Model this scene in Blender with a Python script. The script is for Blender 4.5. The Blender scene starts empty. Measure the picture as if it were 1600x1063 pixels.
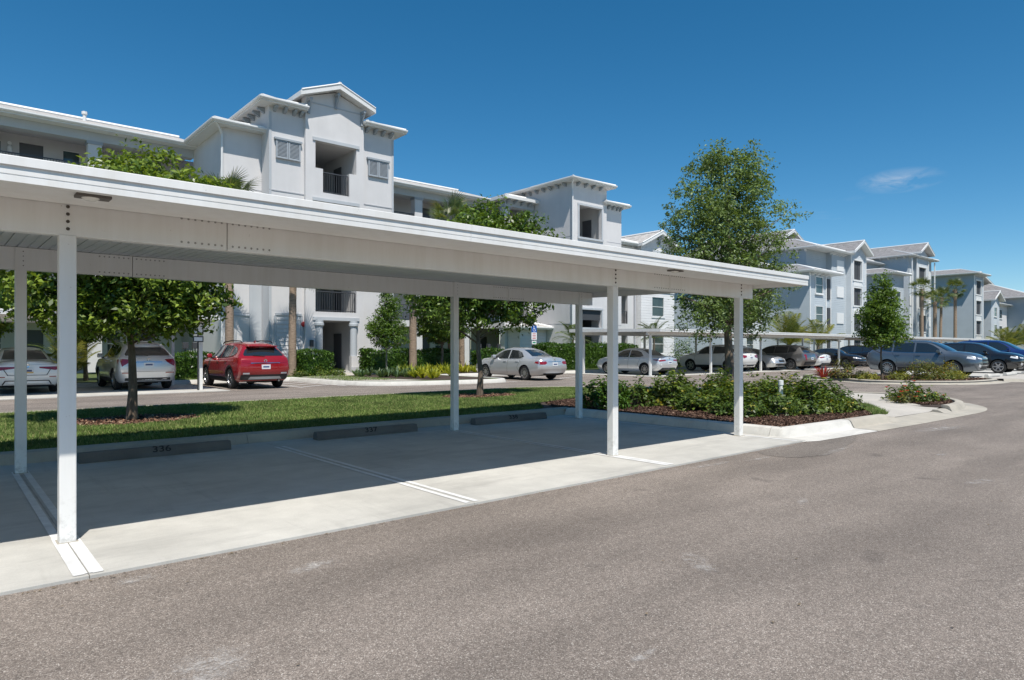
import bpy, bmesh, math, random
import numpy as np
from mathutils import Vector, Matrix
from mathutils.bvhtree import BVHTree

R = math.radians
scene = bpy.context.scene
COL = scene.collection

# ------------------------------------------------------------------ camera
TH = R(49.3018)                       # the X axis lies this far right of the view axis
cam_data = bpy.data.cameras.new('camera')
cam = bpy.data.objects.new('camera', cam_data); COL.objects.link(cam)
cam.location = (0, 0, 1.45)
cam.rotation_euler = (R(90), 0, TH - R(90))
cam_data.sensor_width = 36.0
cam_data.lens = 36.0 * 1045 / 1600
cam_data.shift_y = (545 - 531.5) / 1600
cam_data.clip_start = 0.05
cam_data.clip_end = 3000
scene.camera = cam

# ------------------------------------------------------------------ sun and sky
SUN_AZ = R(68)                        # shadows run this way, measured from +X towards +Y
SUN_EL = R(61.2)
sd = bpy.data.lights.new('sun', 'SUN'); sd.energy = 5.0; sd.angle = R(0.53); sd.color = (1.0, 0.95, 0.875)
sun = bpy.data.objects.new('sun', sd); COL.objects.link(sun)
ldir = Vector((math.cos(SUN_AZ) * math.cos(SUN_EL), math.sin(SUN_AZ) * math.cos(SUN_EL), -math.sin(SUN_EL)))
sun.rotation_euler = ldir.to_track_quat('-Z', 'Y').to_euler()
sun.location = (-20, -30, 60)

world = bpy.data.worlds.new('World'); scene.world = world; world.use_nodes = True
wn, wl = world.node_tree.nodes, world.node_tree.links
wn.clear()
wout = wn.new('ShaderNodeOutputWorld'); wbg = wn.new('ShaderNodeBackground')
sky = wn.new('ShaderNodeTexSky'); sky.sky_type = 'NISHITA'; sky.sun_disc = False
sky.sun_elevation = SUN_EL
sky.sun_rotation = math.atan2(-ldir.x, -ldir.y)      # measured from +Y, clockwise
sky.altitude = 300; sky.air_density = 0.85; sky.dust_density = 0.05; sky.ozone_density = 3.2
SKY_STRENGTH = 0.114
wbg.inputs['Strength'].default_value = SKY_STRENGTH
hsv = wn.new('ShaderNodeHueSaturation'); hsv.inputs['Hue'].default_value = 0.489; hsv.inputs['Saturation'].default_value = 1.32; hsv.inputs['Value'].default_value = 0.95
wl.new(sky.outputs[0], hsv.inputs['Color'])
# thin fair-weather wisps, mostly low over the horizon
tc = wn.new('ShaderNodeTexCoord')
mp = wn.new('ShaderNodeMapping'); mp.inputs['Scale'].default_value = (5.5, 5.5, 26.0); mp.inputs['Location'].default_value = (0.6, 2.35, 0.2)
wl.new(tc.outputs['Generated'], mp.inputs['Vector'])
cn = wn.new('ShaderNodeTexNoise'); cn.inputs['Scale'].default_value = 1.0; cn.inputs['Detail'].default_value = 7; cn.inputs['Roughness'].default_value = 0.62
wl.new(mp.outputs[0], cn.inputs['Vector'])
sep = wn.new('ShaderNodeSeparateXYZ'); wl.new(tc.outputs['Generated'], sep.inputs[0])
band = wn.new('ShaderNodeMapRange'); band.inputs[1].default_value = 0.02; band.inputs[2].default_value = 0.22; band.inputs[3].default_value = 1.0; band.inputs[4].default_value = 0.0
wl.new(sep.outputs[2], band.inputs[0])
thr = wn.new('ShaderNodeMapRange'); thr.inputs[1].default_value = 0.60; thr.inputs[2].default_value = 0.82; thr.inputs[3].default_value = 0.0; thr.inputs[4].default_value = 0.55
wl.new(cn.outputs[0], thr.inputs[0])
mul0 = wn.new('ShaderNodeMath'); mul0.operation = 'MULTIPLY'; wl.new(thr.outputs[0], mul0.inputs[0]); wl.new(band.outputs[0], mul0.inputs[1])
# one small torn wisp
wd = Vector((0.652075, 0.758154, 0)) + 0.5809 * Vector((0.758154, -0.652075, 0)) + Vector((0, 0, 0.2517)); wd.normalize()
sub = wn.new('ShaderNodeVectorMath'); sub.operation = 'SUBTRACT'; sub.inputs[1].default_value = wd
wl.new(tc.outputs['Generated'], sub.inputs[0])
rot = wn.new('ShaderNodeMapping'); rot.vector_type = 'POINT'; rot.inputs['Rotation'].default_value = (0, 0, -(TH - R(30) - R(90)))
rot.inputs['Scale'].default_value = (1, 1, 1)
wl.new(sub.outputs[0], rot.inputs['Vector'])
sca = wn.new('ShaderNodeMapping'); sca.inputs['Scale'].default_value = (19, 19, 62); wl.new(sub.outputs[0], sca.inputs['Vector'])
ln = wn.new('ShaderNodeVectorMath'); ln.operation = 'LENGTH'; wl.new(sca.outputs[0], ln.inputs[0])
fall = wn.new('ShaderNodeMapRange'); fall.inputs[1].default_value = 0.15; fall.inputs[2].default_value = 1.0; fall.inputs[3].default_value = 1.0; fall.inputs[4].default_value = 0.0
wl.new(ln.outputs['Value'], fall.inputs[0])
wmap = wn.new('ShaderNodeMapping'); wmap.inputs['Scale'].default_value = (22, 22, 70); wl.new(tc.outputs['Generated'], wmap.inputs['Vector'])
wnz = wn.new('ShaderNodeTexNoise'); wnz.inputs['Scale'].default_value = 1.0; wnz.inputs['Detail'].default_value = 6; wnz.inputs['Roughness'].default_value = 0.6; wnz.inputs['Distortion'].default_value = 0.6
wl.new(wmap.outputs[0], wnz.inputs['Vector'])
wth = wn.new('ShaderNodeMapRange'); wth.inputs[1].default_value = 0.36; wth.inputs[2].default_value = 0.75; wth.inputs[3].default_value = 0.0; wth.inputs[4].default_value = 0.6
wl.new(wnz.outputs[0], wth.inputs[0])
mul1 = wn.new('ShaderNodeMath'); mul1.operation = 'MULTIPLY'; wl.new(fall.outputs[0], mul1.inputs[0]); wl.new(wth.outputs[0], mul1.inputs[1])
cadd = wn.new('ShaderNodeMath'); cadd.operation = 'ADD'; cadd.use_clamp = True; wl.new(mul0.outputs[0], cadd.inputs[0]); wl.new(mul1.outputs[0], cadd.inputs[1])
cmix = wn.new('ShaderNodeMixRGB'); cmix.inputs[2].default_value = (6.2, 6.4, 6.7, 1)
wl.new(cadd.outputs[0], cmix.inputs[0]); wl.new(hsv.outputs[0], cmix.inputs[1])
wl.new(cmix.outputs[0], wbg.inputs['Color']); wl.new(wbg.outputs[0], wout.inputs[0])

scene.view_settings.view_transform = 'Standard'
scene.view_settings.look = 'None'
scene.view_settings.exposure = 0.15
scene.view_settings.gamma = 1.0
scene.view_settings.use_curve_mapping = False
scene.render.engine = 'CYCLES'
scene.cycles.use_denoising = True
scene.cycles.max_bounces = 8
scene.cycles.transparent_max_bounces = 8

# ------------------------------------------------------------------ materials
MATS = {}
def new_mat(name):
    m = bpy.data.materials.new(name); m.use_nodes = True
    nt = m.node_tree; b = nt.nodes['Principled BSDF']
    MATS[name] = m
    return m, nt, b
def node(nt, t, **kw):
    n = nt.nodes.new(t)
    for k, v in kw.items(): setattr(n, k, v)
    return n
def coords(nt, kind='Object', scale=None):
    t = node(nt, 'ShaderNodeTexCoord')
    if scale is None: return t.outputs[kind]
    m = node(nt, 'ShaderNodeMapping'); m.inputs['Scale'].default_value = scale
    nt.links.new(t.outputs[kind], m.inputs['Vector']); return m.outputs[0]
def wcoords(nt, scale=None):
    """world position, so a pattern runs on across neighbouring pieces"""
    g = node(nt, 'ShaderNodeNewGeometry')
    if scale is None: return g.outputs['Position']
    m = node(nt, 'ShaderNodeMapping'); m.inputs['Scale'].default_value = scale
    nt.links.new(g.outputs['Position'], m.inputs['Vector']); return m.outputs[0]
def noise(nt, vec, scale, detail=4, rough=0.55):
    n = node(nt, 'ShaderNodeTexNoise'); n.inputs['Scale'].default_value = scale
    n.inputs['Detail'].default_value = detail; n.inputs['Roughness'].default_value = rough
    nt.links.new(vec, n.inputs['Vector']); return n.outputs[0]
def ramp(nt, fac, stops):
    r = node(nt, 'ShaderNodeValToRGB'); cr = r.color_ramp
    while len(cr.elements) < len(stops): cr.elements.new(0.5)
    for e, (p, c) in zip(cr.elements, stops):
        e.position = p; e.color = (c[0], c[1], c[2], 1)
    nt.links.new(fac, r.inputs[0]); return r.outputs[0]
def mix(nt, fac, a, b, mode='MIX'):
    m = node(nt, 'ShaderNodeMixRGB', blend_type=mode)
    for i, v in ((0, fac), (1, a), (2, b)):
        if isinstance(v, (int, float)): m.inputs[i].default_value = v
        elif isinstance(v, tuple): m.inputs[i].default_value = (v[0], v[1], v[2], 1)
        else: nt.links.new(v, m.inputs[i])
    return m.outputs[0]
def mrange(nt, v, a, b, c=0.0, d=1.0):
    m = node(nt, 'ShaderNodeMapRange'); nt.links.new(v, m.inputs[0])
    for i, x in enumerate((a, b, c, d)): m.inputs[1 + i].default_value = x
    return m.outputs[0]
def bump(nt, b, h, strength=0.3, dist=0.01):
    n = node(nt, 'ShaderNodeBump'); n.inputs['Strength'].default_value = strength; n.inputs['Distance'].default_value = dist
    nt.links.new(h, n.inputs['Height']); nt.links.new(n.outputs[0], b.inputs['Normal'])
def simple(name, col, rough=0.5, metal=0.0, var=0.0, vscale=3.0, bmp=0.0, bscale=80.0, coat=0.0, spec=0.5):
    m, nt, b = new_mat(name)
    b.inputs['Roughness'].default_value = rough; b.inputs['Metallic'].default_value = metal
    b.inputs['Coat Weight'].default_value = coat; b.inputs['Coat Roughness'].default_value = 0.03
    b.inputs['Specular IOR Level'].default_value = spec
    if var > 0:
        w = wcoords(nt)
        n = noise(nt, w, vscale, 5)
        lo = tuple(c * (1 - var) for c in col); hi = tuple(min(1, c * (1 + var)) for c in col)
        nt.links.new(ramp(nt, n, [(0.3, lo), (0.7, hi)]), b.inputs['Base Color'])
    else: b.inputs['Base Color'].default_value = (*col, 1)
    if bmp > 0:
        bump(nt, b, noise(nt, wcoords(nt), bscale, 3), bmp, 0.004)
    return m

def m_asphalt(name='asphalt', k=1.0):
    m, nt, b = new_mat(name)
    w = wcoords(nt)
    v = node(nt, 'ShaderNodeTexVoronoi'); v.inputs['Scale'].default_value = 165; nt.links.new(w, v.inputs['Vector'])
    cells = node(nt, 'ShaderNodeSeparateColor'); nt.links.new(v.outputs['Color'], cells.inputs[0])
    stone = ramp(nt, cells.outputs[0], [(0.0, (0.15, 0.125, 0.112)), (0.30, (0.215, 0.180, 0.160)), (0.68, (0.275, 0.233, 0.207)), (0.93, (0.36, 0.312, 0.282)), (1.0, (0.52, 0.475, 0.44))])
    gap = mrange(nt, v.outputs['Distance'], 0.42, 0.85)
    c = mix(nt, gap, stone, (0.125, 0.105, 0.094))
    v2 = node(nt, 'ShaderNodeTexVoronoi'); v2.inputs['Scale'].default_value = 46; nt.links.new(w, v2.inputs['Vector'])
    s2 = node(nt, 'ShaderNodeSeparateColor'); nt.links.new(v2.outputs['Color'], s2.inputs[0])
    big = mrange(nt, s2.outputs[1], 0.0, 1.0, 0.88, 1.10)
    c = mix(nt, 1.0, c, big, 'MULTIPLY')
    n1 = noise(nt, w, 0.35, 5); n2 = noise(nt, wcoords(nt, (0.5, 2.2, 1)), 0.9, 6, 0.65)
    pch = ramp(nt, n1, [(0.32, (0.94, 0.94, 0.905)), (0.70, (1.25, 1.25, 1.20))])
    c = mix(nt, 1.0, c, pch, 'MULTIPLY')
    # worn wheel tracks along the aisle
    trk = mrange(nt, n2, 0.35, 0.66, 0.86, 1.07)
    c = mix(nt, 1.0, c, trk, 'MULTIPLY')
    # two faint polished wheel paths down the aisle
    sy = node(nt, 'ShaderNodeSeparateXYZ'); nt.links.new(w, sy.inputs[0])
    wob = node(nt, 'ShaderNodeMath', operation='ADD'); nt.links.new(sy.outputs[1], wob.inputs[0]); nt.links.new(mrange(nt, noise(nt, w, 0.22, 2), 0.2, 0.8, -0.7, 0.7), wob.inputs[1])
    sn = node(nt, 'ShaderNodeMath', operation='SINE'); ms = node(nt, 'ShaderNodeMath', operation='MULTIPLY'); nt.links.new(wob.outputs[0], ms.inputs[0]); ms.inputs[1].default_value = 3.6; nt.links.new(ms.outputs[0], sn.inputs[0])
    c = mix(nt, 1.0, c, mrange(nt, sn.outputs[0], 0.2, 1.0, 1.02, 0.90), 'MULTIPLY')
    # a few dark oil drips
    dv = noise(nt, w, 1.7, 2); dr = mrange(nt, dv, 0.68, 0.78, 0.0, 0.45)
    c = mix(nt, dr, c, (0.07, 0.06, 0.055))
    if k != 1.0: c = mix(nt, 1.0, c, (k, k * 1.02, k * 1.03), 'MULTIPLY')
    nt.links.new(c, b.inputs['Base Color'])
    b.inputs['Roughness'].default_value = 0.88; b.inputs['Specular IOR Level'].default_value = 0.3
    inv = mrange(nt, v.outputs['Distance'], 0.0, 0.8, 1.0, 0.0)
    hh = node(nt, 'ShaderNodeMath', operation='MULTIPLY'); nt.links.new(inv, hh.inputs[0]); nt.links.new(cells.outputs[1], hh.inputs[1])
    bump(nt, b, hh.outputs[0], 0.75, 0.006)
    return m
def m_concrete(name, col=(0.52, 0.51, 0.47), stain=0.16, brush=True):
    m, nt, b = new_mat(name)
    w = wcoords(nt)
    big = noise(nt, w, 0.7, 6, 0.6); mid = noise(nt, w, 4.0, 6, 0.65); fine = noise(nt, w, 160, 2)
    lo = tuple(c * (1 - stain) for c in col); hi = tuple(min(1, c * (1 + stain * 0.55)) for c in col)
    c = ramp(nt, big, [(0.32, lo), (0.62, hi)])
    c = mix(nt, 1.0, c, mrange(nt, mid, 0.3, 0.72, 0.93, 1.05), 'MULTIPLY')
    c = mix(nt, 1.0, c, mrange(nt, fine, 0.25, 0.75, 0.92, 1.07), 'MULTIPLY')
    sm = noise(nt, wcoords(nt, (0.35, 1.6, 1)), 1.6, 5, 0.7)
    c = mix(nt, mrange(nt, sm, 0.52, 0.76, 0.0, 0.5), c, (0.26, 0.25, 0.235))
    ty = noise(nt, wcoords(nt, (2.4, 0.22, 1)), 1.5, 6, 0.7)
    c = mix(nt, mrange(nt, ty, 0.57, 0.74, 0.0, 0.34), c, (0.22, 0.21, 0.195))
    sp = noise(nt, w, 26, 2); c = mix(nt, mrange(nt, sp, 0.74, 0.79, 0, 0.35), c, (0.2, 0.185, 0.165))
    nt.links.new(c, b.inputs['Base Color']); b.inputs['Roughness'].default_value = 0.85
    h = noise(nt, wcoords(nt, (170, 9, 60)), 1.0, 3) if brush else fine
    bump(nt, b, h, 0.25, 0.003)
    return m
def m_stucco(name, col, var=0.05, speckle=0.25):
    m, nt, b = new_mat(name)
    w = wcoords(nt)
    n = noise(nt, w, 0.6, 5); f = noise(nt, w, 28, 4, 0.6)
    st = noise(nt, wcoords(nt, (3, 3, 0.35)), 1.0, 5)
    c = ramp(nt, n, [(0.3, tuple(x * (1 - var) for x in col)), (0.7, tuple(min(1, x * (1 + var)) for x in col))])
    c = mix(nt, 1.0, c, mrange(nt, st, 0.35, 0.7, 0.975, 1.015), 'MULTIPLY')
    nt.links.new(c, b.inputs['Base Color']); b.inputs['Roughness'].default_value = 0.9
    b.inputs['Specular IOR Level'].default_value = 0.2
    bump(nt, b, f, speckle, 0.02)
    return m
def m_siding(name, col, pitch=0.18):
    """lap boards far too small to pick apart: fine relief"""
    m, nt, b = new_mat(name)
    w = wcoords(nt); s = node(nt, 'ShaderNodeSeparateXYZ'); nt.links.new(w, s.inputs[0])
    d = node(nt, 'ShaderNodeMath', operation='DIVIDE'); nt.links.new(s.outputs[2], d.inputs[0]); d.inputs[1].default_value = pitch
    f = node(nt, 'ShaderNodeMath', operation='FRACT'); nt.links.new(d.outputs[0], f.inputs[0])
    h = mrange(nt, f.outputs[0], 0.0, 1.0, 1.0, 0.0)
    n = noise(nt, w, 0.8, 4)
    c = ramp(nt, n, [(0.3, tuple(x * 0.95 for x in col)), (0.7, tuple(min(1, x * 1.05) for x in col))])
    nt.links.new(c, b.inputs['Base Color']); b.inputs['Roughness'].default_value = 0.7
    bump(nt, b, h, 1.0, 0.03)
    return m
def m_tile(name, col, axis):
    """concrete roof tiles seen from far: courses and barrels as fine relief"""
    m, nt, b = new_mat(name)
    w = wcoords(nt)
    wv = node(nt, 'ShaderNodeTexWave', wave_type='BANDS', bands_direction=axis); wv.inputs['Scale'].default_value = 1.05
    nt.links.new(w, wv.inputs['Vector'])
    n = noise(nt, w, 7, 4)
    v = node(nt, 'ShaderNodeTexVoronoi'); v.inputs['Scale'].default_value = 3.2; nt.links.new(w, v.inputs['Vector'])
    s = node(nt, 'ShaderNodeSeparateColor'); nt.links.new(v.outputs['Color'], s.inputs[0])
    c = ramp(nt, n, [(0.3, tuple(x * 0.8 for x in col)), (0.7, tuple(min(1, x * 1.15) for x in col))])
    c = mix(nt, 1.0, c, mrange(nt, s.outputs[0], 0, 1, 0.8, 1.12), 'MULTIPLY')
    nt.links.new(c, b.inputs['Base Color']); b.inputs['Roughness'].default_value = 0.85
    bump(nt, b, wv.outputs[1], 0.6, 0.06)
    return m
def m_leaf(name, dark, light, trans=0.30, rough=0.42, patch=None, shift=0.5):
    m, nt, b = new_mat(name)
    g = node(nt, 'ShaderNodeNewGeometry')
    c = ramp(nt, g.outputs['Random Per Island'], [(0.0, dark), (shift, tuple((a + d) / 2 for a, d in zip(dark, light))), (0.93, light)] + ([(1.0, patch)] if patch else []))
    n = noise(nt, wcoords(nt), 1.3, 3)
    c = mix(nt, 1.0, c, mrange(nt, n, 0.3, 0.7, 0.82, 1.16), 'MULTIPLY')
    oi = node(nt, 'ShaderNodeObjectInfo')
    c = mix(nt, 1.0, c, ramp(nt, oi.outputs['Random'], [(0.0, (0.78, 0.84, 0.85)), (0.5, (1, 1, 1)), (1.0, (1.28, 1.14, 0.95))]), 'MULTIPLY')
    nt.links.new(c, b.inputs['Base Color']); b.inputs['Roughness'].default_value = rough
    b.inputs['Specular IOR Level'].default_value = 0.4
    t = node(nt, 'ShaderNodeBsdfTranslucent')
    tcx = mix(nt, 1.0, c, (1.5, 1.45, 0.55), 'MULTIPLY'); nt.links.new(tcx, t.inputs[0])
    ms = node(nt, 'ShaderNodeMixShader'); ms.inputs[0].default_value = trans
    out = nt.nodes['Material Output']
    nt.links.new(b.outputs[0], ms.inputs[1]); nt.links.new(t.outputs[0], ms.inputs[2]); nt.links.new(ms.outputs[0], out.inputs[0])
    return m
def m_bark(name, a, c2, sc=(18, 18, 3)):
    m, nt, b = new_mat(name)
    n = noise(nt, coords(nt, 'Object', sc), 1.0, 6, 0.7)
    nt.links.new(ramp(nt, n, [(0.3, a), (0.7, c2)]), b.inputs['Base Color']); b.inputs['Roughness'].default_value = 0.92
    bump(nt, b, n, 0.8, 0.02); return m
def m_island(name, stops, rough=0.9, w_scale=2.0, w_amt=0.2):
    """chips and blades: one tone for each loose piece"""
    m, nt, b = new_mat(name)
    g = node(nt, 'ShaderNodeNewGeometry')
    c = ramp(nt, g.outputs['Random Per Island'], stops)
    n = noise(nt, wcoords(nt), w_scale, 5, 0.6)
    c = mix(nt, 1.0, c, mrange(nt, n, 0.3, 0.7, 1 - w_amt, 1 + w_amt), 'MULTIPLY')
    nt.links.new(c, b.inputs['Base Color']); b.inputs['Roughness'].default_value = rough
    b.inputs['Specular IOR Level'].default_value = 0.25
    return m
def m_paint(name, col, metal=0.0, rough=0.32, coat=1.0, dust=0.05):
    m, nt, b = new_mat(name)
    n = noise(nt, coords(nt, 'Object'), 2.2, 4)
    z = node(nt, 'ShaderNodeSeparateXYZ'); nt.links.new(coords(nt, 'Object'), z.inputs[0])
    low = mrange(nt, z.outputs[2], 0.25, 0.75, dust * 2.4, dust * 0.3)
    f = node(nt, 'ShaderNodeMath', operation='MULTIPLY'); nt.links.new(low, f.inputs[0]); nt.links.new(mrange(nt, n, 0.3, 0.7, 0.5, 1.4), f.inputs[1])
    c = mix(nt, f.outputs[0], (*col,), (0.33, 0.31, 0.28))
    nt.links.new(c, b.inputs['Base Color'])
    b.inputs['Metallic'].default_value = metal; b.inputs['Roughness'].default_value = rough
    b.inputs['Coat Weight'].default_value = coat; b.inputs['Coat Roughness'].default_value = 0.04
    return m

m_asphalt(); m_asphalt('asphalt_patched', 0.82)
m_concrete('slab_concrete', (0.505, 0.490, 0.450), 0.15)
m_concrete('kerb_concrete', (0.40, 0.365, 0.305), 0.16, False)
m_concrete('walk_concrete', (0.47, 0.435, 0.385), 0.12)
m_concrete('stop_concrete', (0.155, 0.14, 0.125), 0.3, False)
m_concrete('white_concrete', (0.58, 0.56, 0.515), 0.10, False)
simple('white_line', (0.66, 0.66, 0.65), 0.75, var=0.12, vscale=9, bmp=0.2, bscale=160)
simple('worn_line', (0.55, 0.53, 0.51), 0.85, var=0.22, vscale=14, bmp=0.3, bscale=120)
def m_patch():
    m, nt, b = new_mat('worn_patch')
    b.inputs['Base Color'].default_value = (0.50, 0.47, 0.44, 1); b.inputs['Roughness'].default_value = 0.9
    o = coords(nt, 'Object'); ln = node(nt, 'ShaderNodeVectorMath', operation='LENGTH'); nt.links.new(o, ln.inputs[0])
    fall = mrange(nt, ln.outputs['Value'], 0.25, 1.0, 1.0, 0.0)
    n = noise(nt, wcoords(nt), 7, 7, 0.75); n2 = noise(nt, wcoords(nt), 60, 3, 0.6)
    a = node(nt, 'ShaderNodeMath', operation='MULTIPLY'); nt.links.new(fall, a.inputs[0]); nt.links.new(mrange(nt, n, 0.42, 0.62), a.inputs[1])
    c = node(nt, 'ShaderNodeMath', operation='MULTIPLY'); nt.links.new(a.outputs[0], c.inputs[0]); nt.links.new(mrange(nt, n2, 0.35, 0.6, 0.25, 1.0), c.inputs[1])
    t = node(nt, 'ShaderNodeBsdfTransparent'); ms = node(nt, 'ShaderNodeMixShader'); nt.links.new(c.outputs[0], ms.inputs[0]); nt.links.new(t.outputs[0], ms.inputs[1]); nt.links.new(b.outputs[0], ms.inputs[2])
    nt.links.new(ms.outputs[0], nt.nodes['Material Output'].inputs[0])
m_patch()
simple('black_stencil', (0.022, 0.021, 0.021), 0.85)
simple('joint_dark', (0.05, 0.047, 0.042), 0.95)
simple('screw_grey', (0.30, 0.29, 0.27), 0.6)
def m_painted():
    """painted steel: slight fading, faint drip streaks, specks and scuffs"""
    m, nt, b = new_mat('carport_white'); w = wcoords(nt)
    c = ramp(nt, noise(nt, w, 0.9, 5), [(0.3, (0.735, 0.725, 0.70)), (0.7, (0.80, 0.79, 0.765))])
    st = noise(nt, wcoords(nt, (9, 9, 0.7)), 1.0, 6, 0.65)
    c = mix(nt, 1.0, c, ramp(nt, st, [(0.42, (1, 1, 1)), (0.72, (0.93, 0.92, 0.90))]), 'MULTIPLY')
    sp = noise(nt, w, 34, 3, 0.6); c = mix(nt, mrange(nt, sp, 0.70, 0.76, 0, 0.45), c, (0.25, 0.20, 0.15))
    z = node(nt, 'ShaderNodeSeparateXYZ'); nt.links.new(w, z.inputs[0])
    foot = node(nt, 'ShaderNodeMath', operation='MULTIPLY'); nt.links.new(mrange(nt, z.outputs[2], 0.02, 0.45, 1.0, 0.0), foot.inputs[0]); nt.links.new(mrange(nt, noise(nt, w, 13, 6, 0.7), 0.48, 0.62, 0, 0.5), foot.inputs[1])
    c = mix(nt, foot.outputs[0], c, (0.30, 0.285, 0.26))
    nt.links.new(c, b.inputs['Base Color']); b.inputs['Roughness'].default_value = 0.42
    bump(nt, b, noise(nt, w, 2.6, 3), 0.25, 0.006)
m_painted()
simple('carport_deck', (0.72, 0.715, 0.70), 0.5, var=0.05, vscale=1.5)
simple('bolt_steel', (0.10, 0.085, 0.07), 0.6, metal=0.5)
simple('fixture_dark', (0.13, 0.115, 0.10), 0.6)
simple('fixture_lens', (0.78, 0.76, 0.70), 0.25)
m_stucco('stucco_white', (0.625, 0.613, 0.612))
m_stucco('stucco_grey', (0.43, 0.435, 0.455))
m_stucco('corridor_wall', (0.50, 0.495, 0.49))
m_stucco('trim_grey', (0.33, 0.365, 0.40), speckle=0.05)
m_stucco('trim_light', (0.46, 0.485, 0.51), speckle=0.05)
m_siding('siding_white', (0.64, 0.635, 0.635), 0.22)
m_siding('siding_blue', (0.385, 0.43, 0.462), 0.2)
m_siding('siding_pale', (0.475, 0.512, 0.54), 0.2)
m_siding('shutter_grey', (0.24, 0.28, 0.325), 0.07)
simple('fascia_white', (0.70, 0.70, 0.69), 0.5, var=0.03)
m_tile('roof_tile_x', (0.45, 0.425, 0.40), 'X'); m_tile('roof_tile_y', (0.45, 0.425, 0.40), 'Y')
m_tile('roof_grey_x', (0.235, 0.228, 0.23), 'X'); m_tile('roof_grey_y', (0.235, 0.228, 0.23), 'Y')
simple('rail_metal', (0.075, 0.075, 0.08), 0.45, metal=0.3)
simple('door_grey', (0.075, 0.078, 0.085), 0.5, var=0.05)
simple('screen_dark', (0.05, 0.055, 0.062), 0.8)
simple('window_white', (0.72, 0.72, 0.71), 0.45)
def m_glass():
    m, nt, b = new_mat('window_glass')
    n = noise(nt, wcoords(nt), 1.2, 3)
    nt.links.new(ramp(nt, n, [(0.3, (0.03, 0.045, 0.05)), (0.7, (0.07, 0.10, 0.10))]), b.inputs['Base Color'])
    b.inputs['Roughness'].default_value = 0.06; b.inputs['Specular IOR Level'].default_value = 0.7
m_glass()
m_leaf('leaf_lawn_tree', (0.040, 0.086, 0.014), (0.225, 0.320, 0.056), 0.30, 0.38)
m_leaf('leaf_oak', (0.060, 0.104, 0.030), (0.215, 0.300, 0.090), 0.30, 0.5)
m_leaf('leaf_fresh', (0.045, 0.095, 0.012), (0.17, 0.27, 0.045), 0.38, 0.45)
m_leaf('leaf_shrub', (0.020, 0.046, 0.010), (0.135, 0.200, 0.032), 0.22, 0.45, (0.40, 0.34, 0.06))
m_leaf('leaf_hedge', (0.022, 0.060, 0.010), (0.10, 0.19, 0.025), 0.25, 0.4)
m_leaf('leaf_fern', (0.16, 0.21, 0.02), (0.42, 0.44, 0.06), 0.3, 0.5)
m_leaf('leaf_silver', (0.06, 0.11, 0.055), (0.15, 0.22, 0.11), 0.25, 0.5)
m_leaf('leaf_red', (0.07, 0.085, 0.02), (0.20, 0.20, 0.045), 0.3, 0.5, (0.38, 0.10, 0.04), 0.4)
m_leaf('leaf_cordyline', (0.16, 0.018, 0.02), (0.36, 0.05, 0.04), 0.3, 0.4)
m_leaf('leaf_palm', (0.045, 0.075, 0.022), (0.155, 0.20, 0.055), 0.25, 0.45, (0.28, 0.22, 0.08))
m_leaf('leaf_areca', (0.10, 0.13, 0.02), (0.30, 0.30, 0.06), 0.3, 0.45, (0.40, 0.26, 0.06))
simple('petal_red', (0.62, 0.055, 0.03), 0.5)
m_bark('bark', (0.075, 0.055, 0.04), (0.23, 0.175, 0.125))
m_bark('bark_pale', (0.16, 0.125, 0.095), (0.36, 0.29, 0.22))
m_bark('palm_bark', (0.16, 0.115, 0.08), (0.40, 0.30, 0.22), (5, 5, 26))
m_island('grass_blade', [(0.0, (0.046, 0.090, 0.015)), (0.5, (0.112, 0.180, 0.036)), (0.85, (0.21, 0.265, 0.075)), (1.0, (0.38, 0.33, 0.16))], 0.7, 1.1, 0.38)
simple('turf', (0.075, 0.105, 0.026), 0.95, var=0.35, vscale=5)
simple('soil', (0.055, 0.037, 0.027), 0.95, var=0.35, vscale=9)
m_island('mulch_chip', [(0.0, (0.022, 0.013, 0.010)), (0.45, (0.075, 0.040, 0.028)), (0.85, (0.135, 0.078, 0.055)), (1.0, (0.27, 0.19, 0.14))], 0.95, 3.0, 0.2)
m_island('red_mulch_chip', [(0.0, (0.05, 0.028, 0.02)), (0.45, (0.17, 0.085, 0.055)), (0.85, (0.30, 0.17, 0.11)), (1.0, (0.45, 0.36, 0.24))], 0.95, 3.0, 0.2)
m_paint('paint_red', (0.28, 0.002, 0.006), 0.1, 0.25)
m_paint('paint_white', (0.78, 0.78, 0.77), 0.0, 0.3)
m_paint('paint_silver', (0.60, 0.61, 0.62), 0.6, 0.33)
m_paint('paint_bright_silver', (0.71, 0.72, 0.735), 0.5, 0.34)
m_paint('paint_pearl', (0.70, 0.69, 0.66), 0.0, 0.3)
m_paint('paint_pewter', (0.24, 0.235, 0.23), 0.75, 0.32)
m_paint('paint_steel_blue', (0.13, 0.158, 0.19), 0.6, 0.3)
m_paint('paint_black', (0.012, 0.012, 0.014), 0.2, 0.2, 1.0, 0.03)
m_paint('paint_blue', (0.012, 0.035, 0.16), 0.4, 0.25)
simple('car_plastic', (0.022, 0.022, 0.023), 0.65)
simple('tyre', (0.018, 0.018, 0.018), 0.85, var=0.2, vscale=6)
simple('alloy', (0.48, 0.48, 0.49), 0.28, metal=0.9)
simple('alloy_dark', (0.06, 0.06, 0.065), 0.4, metal=0.6)
simple('chrome', (0.75, 0.75, 0.76), 0.12, metal=1.0)
simple('skid_silver', (0.33, 0.335, 0.34), 0.4, metal=0.6)
simple('tail_red', (0.24, 0.006, 0.010), 0.12, coat=1.0)
simple('lamp_clear', (0.62, 0.63, 0.65), 0.1, coat=1.0)
simple('lamp_amber', (0.75, 0.28, 0.05), 0.2, coat=1.0)
simple('plate_white', (0.66, 0.68, 0.70), 0.5)
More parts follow.
